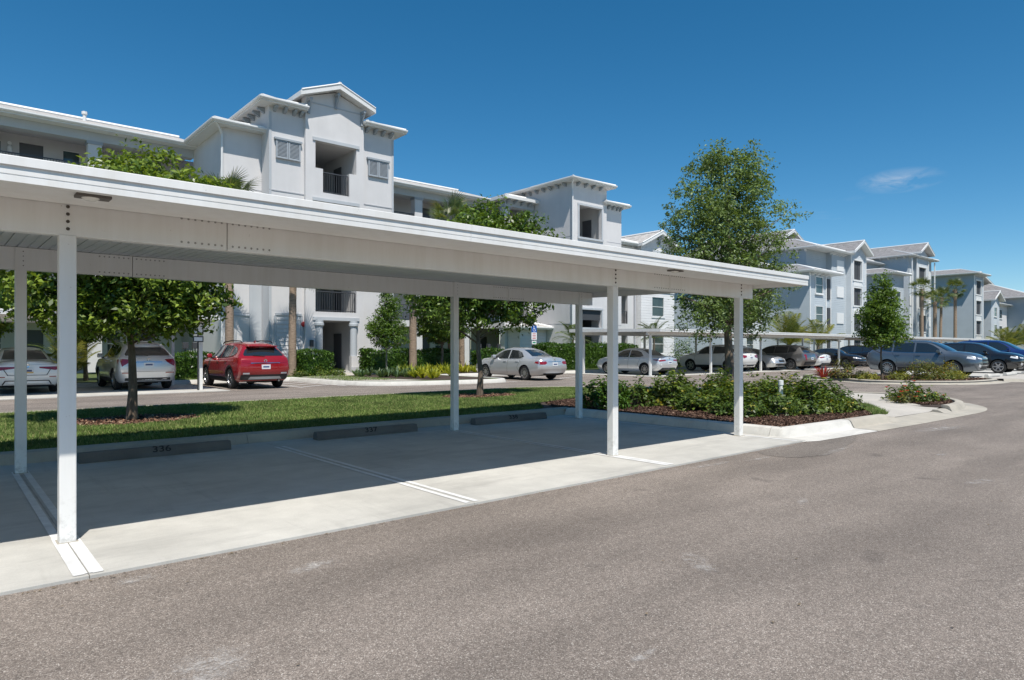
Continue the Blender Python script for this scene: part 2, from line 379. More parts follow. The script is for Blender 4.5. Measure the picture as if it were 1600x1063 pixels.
simple('plate_ink', (0.06, 0.09, 0.20), 0.6)
simple('plate_orange', (0.62, 0.40, 0.14), 0.6)
simple('car_glass', (0.016, 0.020, 0.021), 0.02, spec=1.0, coat=1.0)
simple('sign_blue', (0.01, 0.09, 0.36), 0.4)
simple('sign_white', (0.78, 0.78, 0.77), 0.45)
simple('sign_ink', (0.45, 0.07, 0.07), 0.6)
simple('sign_green', (0.05, 0.26, 0.15), 0.5)
simple('pole_dark', (0.03, 0.032, 0.035), 0.5, metal=0.3)
simple('pipe_white', (0.76, 0.76, 0.74), 0.4)
simple('alarm_red', (0.40, 0.02, 0.02), 0.4)
simple('litter_brown', (0.17, 0.13, 0.085), 0.9)

# ------------------------------------------------------------------ mesh helpers
ORG = {}
def tag(o, label=None, cat=None, group=None, kind=None):
    if label: o['label'] = label
    if cat: o['category'] = cat
    if group: o['group'] = group
    if kind: o['kind'] = kind
    return o
def thing(name, label, cat, loc=(0, 0, 0), rotz=0.0, group=None):
    o = bpy.data.objects.new(name, None); COL.objects.link(o)
    o.empty_display_size = 0.3
    o.location = loc; o.rotation_euler = (0, 0, rotz)
    ORG[o.name] = Vector(loc)
    return tag(o, label, cat, group)
def link(name, me, parent=None, loc=None, rot=None, scale=None):
    o = bpy.data.objects.new(name, me); COL.objects.link(o)
    if parent:
        o.parent = parent; ORG[o.name] = ORG.get(parent.name, Vector((0, 0, 0)))
    if loc is not None: o.location = loc
    if rot is not None: o.rotation_euler = rot
    if scale is not None: o.scale = scale
    return o
def np_mesh(name, V, F, mats, smooth=False):
    me = bpy.data.meshes.new(name)
    V = np.asarray(V, dtype=np.float32); F = np.asarray(F, dtype=np.int32)
    me.vertices.add(len(V)); me.vertices.foreach_set('co', V.ravel())
    me.loops.add(F.size); me.loops.foreach_set('vertex_index', F.ravel())
    me.polygons.add(len(F)); me.polygons.foreach_set('loop_start', np.arange(0, F.size, F.shape[1], dtype=np.int32))
    for m in (mats if isinstance(mats, (list, tuple)) else [mats]): me.materials.append(MATS[m])
    me.update(calc_edges=True)
    if smooth: me.polygons.foreach_set('use_smooth', np.ones(len(F), dtype=bool))
    return me
class MB:
    """collects shapes for one mesh"""
    def __init__(s): s.v = []; s.f = []; s.mi = []
    def poly(s, pts, m=0):
        n = len(s.v); s.v += [tuple(p) for p in pts]; s.f.append(list(range(n, n + len(pts)))); s.mi.append(m)
    def box(s, x0, y0, z0, x1, y1, z1, m=0):
        n = len(s.v)
        s.v += [(x0, y0, z0), (x1, y0, z0), (x1, y1, z0), (x0, y1, z0), (x0, y0, z1), (x1, y0, z1), (x1, y1, z1), (x0, y1, z1)]
        for f in ((3, 2, 1, 0), (4, 5, 6, 7), (0, 1, 5, 4), (1, 2, 6, 5), (2, 3, 7, 6), (3, 0, 4, 7)):
            s.f.append([n + i for i in f]); s.mi.append(m)
    def bar(s, a, b, w, h=None, m=0):
        """square bar from a to b"""
        a, b = Vector(a), Vector(b); d = (b - a).normalized(); h = h or w
        up = Vector((0, 0, 1)) if abs(d.z) < 0.9 else Vector((1, 0, 0))
        r = d.cross(up).normalized(); u = r.cross(d)
        n = len(s.v)
        for p in (a, b):
            for i, j in ((-1, -1), (1, -1), (1, 1), (-1, 1)): s.v.append(tuple(p + r * (i * w / 2) + u * (j * h / 2)))
        for f in ((3, 2, 1, 0), (4, 5, 6, 7), (0, 1, 5, 4), (1, 2, 6, 5), (2, 3, 7, 6), (3, 0, 4, 7)):
            s.f.append([n + i for i in f]); s.mi.append(m)
    def tube(s, pts, rad, seg=8, m=0, cap=True):
        pts = [Vector(p) for p in pts]; n0 = len(s.v)
        if not isinstance(rad, (list, tuple)): rad = [rad] * len(pts)
        prev = None
        for i, p in enumerate(pts):
            d = (pts[min(i + 1, len(pts) - 1)] - pts[max(i - 1, 0)]).normalized()
            if prev is None:
                up = Vector((0, 0, 1)) if abs(d.z) < 0.9 else Vector((1, 0, 0))
                r = d.cross(up).normalized()
            else: r = (prev - d * prev.dot(d)).normalized()
            prev = r; u = r.cross(d)
            for k in range(seg):
                a = 2 * math.pi * k / seg
                s.v.append(tuple(p + (r * math.cos(a) + u * math.sin(a)) * rad[i]))
        for i in range(len(pts) - 1):
            for k in range(seg):
                a = n0 + i * seg + k; b = n0 + i * seg + (k + 1) % seg
                s.f.append([a, b, b + seg, a + seg]); s.mi.append(m)
        if cap:
            s.f.append([n0 + k for k in range(seg)][::-1]); s.mi.append(m)
            e = n0 + (len(pts) - 1) * seg; s.f.append([e + k for k in range(seg)]); s.mi.append(m)
    def prism(s, prof, axis, a0, a1, m=0):
        """profile (p, q) swept along an axis: 'x' -> (a,p,q), 'y' -> (p,a,q), 'z' -> (p,q,a)"""
        def P(a, p, q): return {'x': (a, p, q), 'y': (p, a, q), 'z': (p, q, a)}[axis]
        n = len(s.v); k = len(prof)
        s.v += [P(a0, *p) for p in prof] + [P(a1, *p) for p in prof]
        for i in range(k):
            j = (i + 1) % k; s.f.append([n + i, n + j, n + k + j, n + k + i]); s.mi.append(m)
        s.f.append([n + i for i in range(k)][::-1]); s.mi.append(m)
        s.f.append([n + k + i for i in range(k)]); s.mi.append(m)
    def lathe(s, prof, seg=20, axis='z', c=(0, 0, 0), m=0):
        n0 = len(s.v)
        for (r, h) in prof:
            for k in range(seg):
                a = 2 * math.pi * k / seg; x, y = r * math.cos(a), r * math.sin(a)
                p = {'z': (x, y, h), 'y': (x, h, y), 'x': (h, x, y)}[axis]
                s.v.append((p[0] + c[0], p[1] + c[1], p[2] + c[2]))
        for i in range(len(prof) - 1):
            for k in range(seg):
                a = n0 + i * seg + k; b = n0 + i * seg + (k + 1) % seg
                s.f.append([a, b, b + seg, a + seg]); s.mi.append(m)
    def mesh(s, name, mats, org=(0, 0, 0), smooth=False, bevel=0.0, sharp=None):
        me = bpy.data.meshes.new(name)
        o = Vector(org)
        me.from_pydata([(p[0] - o.x, p[1] - o.y, p[2] - o.z) for p in s.v], [], s.f)
        for m in (mats if isinstance(mats, (list, tuple)) else [mats]): me.materials.append(MATS[m])
        me.polygons.foreach_set('material_index', s.mi)
        bm = bmesh.new(); bm.from_mesh(me)
        bmesh.ops.recalc_face_normals(bm, faces=bm.faces)
        if bevel > 0:
            bmesh.ops.bevel(bm, geom=[e for e in bm.edges if e.is_manifold and e.calc_face_angle(0) > 0.5], offset=bevel, segments=2, affect='EDGES', profile=0.6)
        bm.to_mesh(me); bm.free()
        if smooth:
            me.polygons.foreach_set('use_smooth', [True] * len(me.polygons))
            me.set_sharp_from_angle(angle=R(sharp or 40))
        me.update(); return me
    def build(s, name, mats, parent=None, smooth=False, bevel=0.0, sharp=None, world=True, mods=None):
        org = ORG.get(parent.name, Vector((0, 0, 0))) if (parent and world) else (0, 0, 0)
        return link(name, s.mesh(name, mats, org, smooth, bevel, sharp), parent)
def struct(o): o['kind'] = 'structure'; return o
def sheet(name, pts, z, mat, kind='structure', parent=None):
    """a polygon lying flat"""
    b = MB(); b.poly([(p[0], p[1], z) for p in pts])
    o = b.build(name, mat, parent)
    me = o.data
    bm = bmesh.new(); bm.from_mesh(me); bmesh.ops.triangulate(bm, faces=bm.faces)
    for f in bm.faces:
        if f.normal.z < 0: f.normal_flip()
    bm.to_mesh(me); bm.free()
    if kind: o['kind'] = kind
    return o
def smooth_path(pts, n=6, closed=False):
    out = []; N = len(pts)
    for i in range(N if closed else N - 1):
        g = (lambda k: pts[k % N]) if closed else (lambda k: pts[min(max(k, 0), N - 1)])
        p0, p1, p2, p3 = (np.array(g(i + k), float) for k in (-1, 0, 1, 2))
        for k in range(n):
            t = k / n
            out.append(tuple(0.5 * ((2 * p1) + (-p0 + p2) * t + (2 * p0 - 5 * p1 + 4 * p2 - p3) * t * t + (-p0 + 3 * p1 - 3 * p2 + p3) * t ** 3)))
    if not closed: out.append(tuple(pts[-1]))
    return out
def sweep(path, prof, closed=False):
    """profile (offset to the left of travel, z) along a ground path"""
    b = MB(); P = [Vector((p[0], p[1])) for p in path]; N = len(P); k = len(prof)
    for i in range(N):
        a = P[(i - 1) % N] if (closed or i > 0) else P[i]; c = P[(i + 1) % N] if (closed or i < N - 1) else P[i]
        d1 = (P[i] - a); d2 = (c - P[i])
        d1 = d1.normalized() if d1.length > 1e-6 else d2.normalized()
        d2 = d2.normalized() if d2.length > 1e-6 else d1
        n1 = Vector((-d1.y, d1.x)); n2 = Vector((-d2.y, d2.x)); n = (n1 + n2).normalized()
        s = 1.0 / max(0.5, n.dot(n1))
        for (o, z) in prof: b.v.append((P[i].x + n.x * o * s, P[i].y + n.y * o * s, z))
    for i in range(N if closed else N - 1):
        j = (i + 1) % N
        for q in range(k - 1):
            b.f.append([i * k + q, j * k + q, j * k + q + 1, i * k + q + 1]); b.mi.append(0)
    if not closed:
        b.f.append(list(range(k))); b.mi.append(0); b.f.append([(N - 1) * k + q for q in range(k)][::-1]); b.mi.append(0)
    return b
def text_mesh(s, size, mat, extrude=0.0):
    cu = bpy.data.curves.new('txt', 'FONT'); cu.body = s; cu.size = size; cu.align_x = 'CENTER'; cu.align_y = 'CENTER'; cu.extrude = extrude; cu.offset = size * 0.012
    o = bpy.data.objects.new('txt', cu); COL.objects.link(o)
    dg = bpy.context.evaluated_depsgraph_get()
    me = bpy.data.meshes.new_from_object(o.evaluated_get(dg)); bpy.data.objects.remove(o); bpy.data.curves.remove(cu)
    me.materials.clear(); me.materials.append(MATS[mat]); return me
def in_poly(x, y, poly):
    x = np.asarray(x); y = np.asarray(y); r = np.zeros(x.shape, bool); n = len(poly)
    for i in range(n):
        x0, y0 = poly[i][:2]; x1, y1 = poly[(i + 1) % n][:2]
        c = ((y0 > y) != (y1 > y)) & (x < (x1 - x0) * (y - y0) / ((y1 - y0) if y1 != y0 else 1e-9) + x0)
        r ^= c
    return r

# ------------------------------------------------------------------ the ground
sheet('ground', [(-900, -900), (1400, -900), (1400, 1400), (-900, 1400)], -0.03, 'turf')
sheet('asphalt_road', [(-60, -60), (170, -60), (170, 29.4), (-60, 29.4)], 0.0, 'asphalt')

# ---- carport bay slab, cast in panels with open joints at the stall lines
SLAB_Y0, SLAB_Y1, SLAB_X1 = 4.93, 10.24, 10.30
joints = [-8.4, -5.35, -2.3, 0.73, 3.78, 6.83, SLAB_X1]
slab = struct(sheet('parking_slab', [(joints[0], SLAB_Y0 + .02), (SLAB_X1 - .01, SLAB_Y0 + .02), (SLAB_X1 - .01, SLAB_Y1), (joints[0], SLAB_Y1)], 0.004, 'joint_dark'))
for a, c in zip(joints[:-1], joints[1:]):
    b = MB(); b.box(a + .002, SLAB_Y0, -0.02, c - .002, SLAB_Y1, 0.022)
    b.build('concrete_panel', 'slab_concrete', slab, bevel=0.003)
# painted stall lines, one strip each side of the joint
rnd = random.Random(4)
def stall_line(x, y0, y1, w=0.058, both=True, z=0.0262, mat='white_line', parent=slab):
    b = MB()
    for s in ((-1, 1) if both else (1,)):
        xs = sorted((x + s * 0.022, x + s * (0.022 + w)))
        n = 14
        for i in range(n):
            ya, yb = y0 + (y1 - y0) * i / n, y0 + (y1 - y0) * (i + 1) / n
            b.poly([(xs[0], ya, z), (xs[1], ya, z), (xs[1], yb, z), (xs[0], yb, z)])
    return b.build('stall_line', mat, parent)
for x in joints[:-1]: stall_line(x, SLAB_Y0 + 0.03, 9.6)
for x in (-5.35, .73, 6.83):      # solid paint round the foot of each front post
    b = MB(); b.poly([(x - .084, 4.97, .0268), (x - .004, 4.97, .0268), (x - .004, 6.05, .0268), (x - .084, 6.05, .0268)]); b.poly([(x + .004, 4.97, .0268), (x + .084, 4.97, .0268), (x + .084, 6.05, .0268), (x + .004, 6.05, .0268)]); b.build('stall_line', 'white_line', slab)
stall_line(10.02, SLAB_Y0 + 0.03, 10.0, both=False)

# ---- islands: closed outline (travelling with the planting on the left) with kerb and gutter
KERB = [(-0.42, 0.006), (-0.40, 0.012), (-0.02, 0.022), (0.0, 0.03), (0.035, 0.10), (0.06, 0.145), (0.10, 0.162), (0.215, 0.165), (0.23, 0.155), (0.235, 0.0)]
KERB_NG = [(-0.002, 0.0), (0.0, 0.03), (0.035, 0.10), (0.06, 0.145), (0.10, 0.162), (0.215, 0.165), (0.23, 0.155), (0.235, 0.0)]
def kerb_run(path, label_prof=KERB, mat='kerb_concrete', seg=3.0, closed=False):
    """kerb cast in lengths with a joint between them"""
    pieces = []; cur = [path[0]]; d = 0
    pts = list(path) + ([path[0]] if closed else [])
    for p, q in zip(pts[:-1], pts[1:]):
        L = math.dist(p, q); k = max(1, math.ceil(L / 1.5))
        for i in range(1, k + 1):
            t = i / k; r = (p[0] + (q[0] - p[0]) * t, p[1] + (q[1] - p[1]) * t)
            d += L / k; cur.append(r)
            if d >= seg: pieces.append(cur); cur = [r]; d = 0
    if len(cur) > 1: pieces.append(cur)
    root = None
    for c in pieces:
        a, e = Vector(c[0][:2]), Vector(c[1][:2]); c = list(c)
        c[0] = tuple(a + (e - a).normalized() * 0.006)
        bb = sweep(c, label_prof)
        o = bb.build('kerb' if root is None else 'kerb_length', mat, root, smooth=True, sharp=30)
        if root is None: root = struct(o)
    return root

# lawn, planting bed and nose between the two parking rows
nose = smooth_path([(16.9, 4.98), (18.3, 5.0), (19.6, 5.35), (20.75, 6.2), (21.2, 7.3), (20.9, 8.7), (20.2, 10.4), (19.2, 12.6), (17.9, 14.9), (16.3, 16.35), (14.6, 16.95)], 4)
front_edge = [(10.55, 5.22), (12.5, 5.12), (14.3, 5.04)]
kerb_run([(-9, 10.24), (10.534, 10.24)], KERB_NG, 'kerb_concrete', 3.05)
kerb_run([(10.30, 10.243), (10.30, 5.55)], [(o, z) for o, z in KERB_NG], 'white_concrete', 3.0)
corner = smooth_path([(10.30, 5.545), (10.33, 5.33), (10.55, 5.22)], 4)
kerb_run(corner + front_edge[1:2], KERB, 'white_concrete', 9)
kerb_run([(12.53, 5.118), (14.05, 5.05)], KERB, 'kerb_concrete', 9)
# dropped kerb across the ramp
RAMP = [(-0.42, 0.006), (-0.40, 0.012), (-0.02, 0.02), (0.0, 0.024), (0.235, 0.045), (0.24, 0.0)]
TAPER = [(-0.42, 0.006), (-0.40, 0.012), (-0.02, 0.022), (0.0, 0.028), (0.08, 0.07), (0.12, 0.085), (0.215, 0.09), (0.23, 0.085), (0.235, 0.0)]
kerb_run([(14.06, 5.05), (14.5, 5.03)], TAPER, 'kerb_concrete', 9)
kerb_run([(14.51, 5.03), (16.85, 4.98)], RAMP, 'kerb_concrete', 9)
kerb_run([(16.86, 4.98), (17.4, 4.982)], TAPER, 'kerb_concrete', 9)
kerb_run([(17.41, 4.982)] + nose[2:] + [(-9, 17.25)], KERB, 'kerb_concrete', 3.0)

island_outline = [(-9, 10.45)] + [(10.1, 10.45), (10.52, 10.1), (10.52, 5.7), (10.7, 5.42), (12.5, 5.33), (14.4, 5.25), (15.14, 5.60), (16.1, 6.1), (17.3, 6.0), (17.3, 5.2)] + \
    [(p[0] - 0.02, p[1] + 0.19) for p in nose[2:8]] + [(p[0] - 0.2, p[1]) for p in nose[8:28]] + [(p[0] - 0.1, p[1] - 0.18) for p in nose[28:]] + [(-9, 17.05)]
sheet('island_soil', island_outline, 0.118, 'soil')
# lawn strip
lawn_poly = [(-9, 10.47), (9.6, 10.47), (10.3, 10.9), (11.2, 12.0), (13.2, 12.6), (15.6, 13.4), (17.1, 14.4), (16.2, 16.05), (14.6, 16.72), (-9, 17.02)]
sheet('lawn', lawn_poly, 0.132, 'turf')
bed_poly = [(10.5, 10.75), (10.52, 5.72), (10.72, 5.44), (12.5, 5.34), (14.0, 5.42), (15.0, 5.72), (16.6, 6.55), (18.6, 7.9), (19.6, 9.0), (19.3, 11.2), (18.3, 13.2), (17.0, 14.3), (15.6, 13.3), (13.2, 12.5), (11.3, 11.9)]
walk_poly = [(14.52, 5.27), (16.86, 5.21), (17.28, 5.20), (17.5, 5.62), (17.95, 6.0), (18.6, 6.75), (20.92, 7.1), (20.75, 8.3), (20.1, 8.7), (18.7, 7.85), (16.6, 6.45), (15.2, 5.62)]
# ramp: rises from the dropped kerb to the walk
wz = lambda x, y: 0.048 + 0.086 * min(1.0, max(0.0, (y - 5.22) / 0.75, (x - 16.7) / 0.9))
walk_in = [(15.6, 5.24), (16.0, 5.6), (15.75, 5.9), (16.2, 6.22), (16.9, 6.15), (16.9, 5.65), (17.4, 6.3), (18.0, 6.9), (19.3, 7.4)]
bmw = bmesh.new()
for x, y in walk_poly[:1] + [(15.3, 5.25), (16.1, 5.23)] + walk_poly[1:]: bmw.verts.new((x, y, wz(x, y)))
fw = bmw.faces.new(bmw.verts); bmesh.ops.triangulate(bmw, faces=[fw])
bmesh.ops.subdivide_edges(bmw, edges=[e for e in bmw.edges], cuts=3, use_grid_fill=True); bmesh.ops.triangulate(bmw, faces=bmw.faces)
for v in bmw.verts: v.co.z = wz(v.co.x, v.co.y)
for f in bmw.faces:
    if f.normal.z < 0: f.normal_flip()
wme = bpy.data.meshes.new('sidewalk_ramp'); bmw.to_mesh(wme); bmw.free(); wme.materials.append(MATS['walk_concrete'])
struct(link('sidewalk_ramp', wme))
strip_poly = [(13.9, 5.30), (14.5, 5.27), (15.15, 5.64), (16.55, 6.5), (15.9, 6.35), (14.7, 5.72)]
sheet('grass_edge', strip_poly, 0.136, 'turf')
nosebed_poly = [(17.25, 5.20), (18.2, 5.24), (19.4, 5.55), (20.3, 6.25), (20.7, 7.05), (18.75, 6.74), (17.9, 5.98), (17.45, 5.62)]
nb = sheet('nose_bed', nosebed_poly, 0.137, 'soil')
for v in nb.data.vertices:
    if v.co.x < 17.6: v.co.z = 0.10 if v.co.x < 17.3 else 0.125
ring = []
TREE1 = (2.72, 13.9); TREE2 = (11.45, 14.7)
for nm, c, rx, ry in (('tree_ring_near', TREE1, 1.2, 0.85), ('tree_ring_far', TREE2, 1.15, 0.75)):
    rr = random.Random(len(nm)); pts = [(c[0] + rx * math.cos(a) * rr.uniform(.9, 1.1), c[1] + ry * math.sin(a) * rr.uniform(.9, 1.1)) for a in np.linspace(0, 2 * math.pi, 22, endpoint=False)]
    ring.append(pts); sheet('mulch_ring', pts, 0.137, 'soil')

# grass blades (nobody could count them)
def blades(name, polys, dens, hmin, hmax, z, holes=(), seed=1, near=None):
    rng = np.random.default_rng(seed); Vs = []
    for poly in polys:
        xs = [p[0] for p in poly]; ys = [p[1] for p in poly]
        N = int((max(xs) - min(xs)) * (max(ys) - min(ys)) * dens)
        x = rng.uniform(min(xs), max(xs), N); y = rng.uniform(min(ys), max(ys), N)
        k = in_poly(x, y, poly)
        for h in holes: k &= ~in_poly(x, y, h)
        Vs.append(np.stack([x[k], y[k]], 1))
    P = np.concatenate(Vs); N = len(P)
    a = rng.uniform(0, 2 * np.pi, N); h = rng.uniform(hmin, hmax, N); w = rng.uniform(0.004, 0.009, N)
    la = rng.uniform(0, 2 * np.pi, N); ln = rng.uniform(0.2, 1.0, N) * h
    V = np.zeros((N, 3, 3)); V[:, :, :2] = P[:, None, :]
    V[:, 0, 0] -= np.cos(a) * w; V[:, 0, 1] -= np.sin(a) * w
    V[:, 1, 0] += np.cos(a) * w; V[:, 1, 1] += np.sin(a) * w
    V[:, 2, 0] += np.cos(la) * ln; V[:, 2, 1] += np.sin(la) * ln
    V[:, :2, 2] = z; V[:, 2, 2] = z + h
    return tag(link(name, np_mesh(name, V.reshape(-1, 3), np.arange(N * 3).reshape(-1, 3), 'grass_blade')), 'short green lawn grass between the two parking rows', 'grass', None, 'stuff')
blades('lawn_grass', [[(max(p[0], -3.5), p[1]) for p in lawn_poly]], 3000, 0.025, 0.062, 0.13, ring, 3)
g2 = blades('grass_edging', [strip_poly], 5000, 0.04, 0.10, 0.134, (), 5); g2['label'] = 'thin strip of green grass beside the sidewalk ramp'

def chips(name, polys, dens, mat, z, label, seed=2, size=(0.008, 0.026), holes=()):
    rng = np.random.default_rng(seed); Vs = []
    for poly in polys:
        xs = [p[0] for p in poly]; ys = [p[1] for p in poly]
        N = int((max(xs) - min(xs)) * (max(ys) - min(ys)) * dens)
        x = rng.uniform(min(xs), max(xs), N); y = rng.uniform(min(ys), max(ys), N); k = in_poly(x, y, poly)
        for h in holes: k &= ~in_poly(x, y, h)
        Vs.append(np.stack([x[k], y[k]], 1))
    P = np.concatenate(Vs); N = len(P)
    a = rng.uniform(0, 2 * np.pi, N); L = rng.uniform(*size, N); W = L * rng.uniform(0.25, 0.55, N); zz = z + rng.uniform(0, 0.03, N)
    ux, uy = np.cos(a), np.sin(a); tz = rng.uniform(-0.5, 0.5, N) * L; tw = rng.uniform(-0.6, 0.6, N) * W
    V = np.zeros((N, 4, 3))
    for i, (s, t) in enumerate(((-1, -1), (1, -1), (1, 1), (-1, 1))):
        V[:, i, 0] = P[:, 0] + s * ux * L - t * uy * W; V[:, i, 1] = P[:, 1] + s * uy * L + t * ux * W
        V[:, i, 2] = zz + s * tz + t * tw
    return tag(link(name, np_mesh(name, V.reshape(-1, 3), np.arange(N * 4).reshape(-1, 4), mat)), label, 'mulch', None, 'stuff')
chips('bed_mulch', [bed_poly], 2600, 'mulch_chip', 0.122, 'dark brown mulch covering the shrub bed')
chips('nose_mulch', [[q for q in nosebed_poly if q[0] > 17.4]], 2800, 'mulch_chip', 0.139, 'dark brown mulch in the small bed at the road corner', 7)
chips('ring_mulch', ring[:1], 1500, 'red_mulch_chip', 0.139, 'reddish mulch ring round the nearer lawn tree', 9)
chips('ring_mulch', ring[1:], 1200, 'red_mulch_chip', 0.139, 'reddish mulch ring round the farther lawn tree', 10)

# grit and dead leaves gathered along the slab edge, worn paint on the asphalt
rng = np.random.default_rng(11)
lx = rng.uniform(-1, 11, 420); ly = 4.90 - np.abs(rng.normal(0, 0.035, 420)); V = []
for x, y in zip(lx, ly):
    a = rng.uniform(0, 6.28); s = rng.uniform(0.003, 0.010) * (1.8 if rng.random() < .05 else 1)
    V += [(x + s * math.cos(a + q), y + s * 0.7 * math.sin(a + q), 0.004 + rng.uniform(0, .008)) for q in (0, 1.7, 3.2, 4.6)]
for i in range(60):
    x, y = rng.uniform(0, 12), rng.uniform(0.8, 4.7); a = rng.uniform(0, 6.28); s = rng.uniform(0.006, 0.018)
    V += [(x + s * math.cos(a + q), y + s * 0.5 * math.sin(a + q), 0.005 + rng.uniform(0, .01)) for q in (0, 1.7, 3.2, 4.6)]
tag(link('leaf_litter', np_mesh('leaf_litter', V, np.arange(len(V)).reshape(-1, 4), 'litter_brown')), 'brown grit and dead leaf bits along the slab edge', 'litter', None, 'stuff')
def smear(x, y, rx, ry, rot):
    """a pale scuff of old paint, worn through to the stones"""
    b = MB(); b.poly([(math.cos(q) , math.sin(q), 0) for q in np.linspace(0, 2 * math.pi, 24, endpoint=False)])
    o = b.build('worn_paint', 'worn_patch'); o.location = (x, y, 0.0046); o.scale = (rx, ry, 1); o.rotation_euler = (0, 0, rot); struct(o)
smear(13.75, 4.12, .95, .22, -.15); smear(7.3, 4.70, .5, .07, -.05); smear(8.2, 4.55, .35, .06, -.05); smear(9.75, 4.2, .75, .07, .09)
smear(2.52, 1.985, .13, .035, .1); smear(1.91, 4.23, .22, .10, .1); smear(.95, 4.72, .16, .08, .1); smear(1.05, 1.55, .35, .16, .5); smear(12.0, 1.2, .4, .1, .3); smear(10.4, 3.1, .2, .06, 0); smear(16.5, 3.4, .3, .1, 0); smear(.9, 3.2, .3, .2, .3); smear(3.9, 2.6, .25, .1, 1.0); smear(6.2, 3.0, .2, .06, .4); smear(8.6, 2.2, .3, .09, -.2); smear(1.55, 1.35, .25, .14, .2)
rp = random.Random(17); pp = smooth_path([(8.75, 4.86), (9.9, 4.84), (10.7, 4.76), (11.5, 4.72), (11.15, 4.52), (10.3, 4.30), (9.3, 4.12), (8.8, 4.2), (8.55, 4.45)], 7, True)
sheet('asphalt_patch', [(x + rp.uniform(-.035, .035), min(4.88, y + rp.uniform(-.03, .03))) for x, y in pp], 0.0036, 'asphalt_patched')
# ---- far parking row
def pad(name, x0, y0, x1, y1, nx, z=0.02, mat='slab_concrete'):
    root = None
    for i in range(nx):
        a, c = x0 + (x1 - x0) * i / nx, x0 + (x1 - x0) * (i + 1) / nx
        b = MB(); b.box(a + .005, y0, -0.02, c - .005, y1, z)
        o = b.build(name if root is None else 'concrete_panel', mat, root)
        if root is None: root = struct(o)
    return root
padL = pad('far_parking_pad', -8.2, 23.65, 7.62, 29.5, 5)
padR = pad('right_parking_pad', 27.7, 21.25, 52.6, 27.4, 8)
padS = pad('side_parking_pad', 36.0, 9.2, 56, 15.0, 7, 0.10)
# stripes on the far asphalt beside the red car and near the silver sedan
def stripe(x0, y0, x1, y1, w=0.12, z=0.0045):
    b = MB(); d = Vector((x1 - x0, y1 - y0)).normalized(); n = Vector((-d.y, d.x)) * w / 2
    b.poly([(x0 - n.x, y0 - n.y, z), (x1 - n.x, y1 - n.y, z), (x1 + n.x, y1 + n.y, z), (x0 + n.x, y0 + n.y, z)])
    o = b.build('road_line', 'worn_line'); o['kind'] = 'structure'
for x in (10.35, 12.1): stripe(x, 24.0, x - .05, 29.0)
for k in range(4): stripe(10.45, 24.3 + k * 1.2, 12.0, 25.3 + k * 1.2, 0.14, 0.0052)
for x in (19.2, 22.9, 26.0): stripe(x, 22.0, x, 27.6)
stripe(23.0, 23.2, 25.9, 24.4, 0.13, 0.0052); stripe(23.0, 25.0, 25.9, 26.2, 0.13, 0.0052)

# planting and walks in front of the buildings
garden_poly = [(-60, 29.62), (9.9, 29.62), (12.2, 29.5), (12.4, 25.0), (13.0, 23.6), (14.2, 22.75), (16.0, 22.3), (18.0, 22.15), (18.75, 22.7), (18.9, 24), (18.9, 28.0), (27.2, 28.0), (27.6, 27.6), (90, 27.6), (170, 27.6), (170, 60), (-60, 60)]
sheet('garden', garden_poly, 0.15, 'turf')
gk = [(-60, 29.4), (9.7, 29.4), (12.0, 29.3)] + smooth_path([(12.15, 25.0), (12.75, 23.4), (14.1, 22.5), (16.0, 22.05), (18.1, 21.9), (18.95, 22.5), (19.1, 24.0)], 4) + [(19.1, 27.75), (27.2, 27.75), (27.4, 27.4), (52.8, 27.4), (90, 27.4), (170, 27.4)]
kerb_run(gk, KERB_NG, 'white_concrete', 3.0)
sheet('entrance_walk', [(12.5, 29.2), (12.6, 25.3), (13.2, 24.0), (14.3, 23.2), (15.2, 23.1), (14.6, 25.2), (14.6, 29.2), (16.0, 30.2), (17.4, 30.2), (17.4, 33.2), (14.9, 33.2), (14.9, 30.6), (13.0, 29.6)], 0.158, 'walk_concrete')
fern_bed = [(14.9, 25.5), (15.5, 23.1), (17.9, 22.4), (18.6, 23.0), (18.7, 27.9), (26.9, 28.2), (27.0, 30.4), (15.4, 30.4), (14.9, 29.0)]
sheet('fern_bed', fern_bed, 0.156, 'soil')
gb = blades('garden_grass', [[(6, 29.7), (12.4, 29.7), (12.4, 31.0), (6, 31.0)], [(12.6, 25.0), (14.4, 24.0), (14.5, 29), (12.6, 29)]], 500, 0.04, 0.1, 0.15, (), 21); gb['label'] = 'grass verge in front of the apartment building'

# far island by the road with red shrubs, and the lawn to its right
isl = smooth_path([(30.3, 12.6), (29.6, 11.4), (30.1, 9.9), (31.6, 8.6), (33.6, 8.2), (35.5, 8.4), (36.0, 9.6), (35.9, 13.5), (35.2, 16.0), (33.5, 16.2), (31.6, 14.6)], 3, True)
isl = isl if sum((isl[i][0] * isl[(i + 1) % len(isl)][1] - isl[(i + 1) % len(isl)][0] * isl[i][1]) for i in range(len(isl))) > 0 else isl[::-1]
kerb_run(isl, [(o, z * 0.85) for o, z in KERB], 'kerb_concrete', 4.0, True)
sheet('road_island', isl, 0.105, 'soil')
cxi, cyi = np.mean([p[0] for p in isl]), np.mean([p[1] for p in isl])
chips('island_mulch', [[(cxi + (p[0] - cxi) * .9, cyi + (p[1] - cyi) * .9) for p in isl]], 500, 'mulch_chip', 0.11, 'brown mulch on the island with the slender tree', 31, (0.02, 0.05))
sheet('far_sidewalk', [(35.9, 7.6), (60, 7.6), (60, 9.1), (36.2, 9.1)], 0.11, 'walk_concrete')
vl = [(37.2, 5.6), (60, 4.0), (60, 7.5), (36.4, 7.5)]
sheet('verge_lawn', vl, 0.112, 'turf')
kerb_run([(35.6, 8.2), (36.2, 6.6), (37.4, 5.4), (60, 3.8)], [(o, z * 0.75) for o, z in KERB], 'kerb_concrete', 4.0)
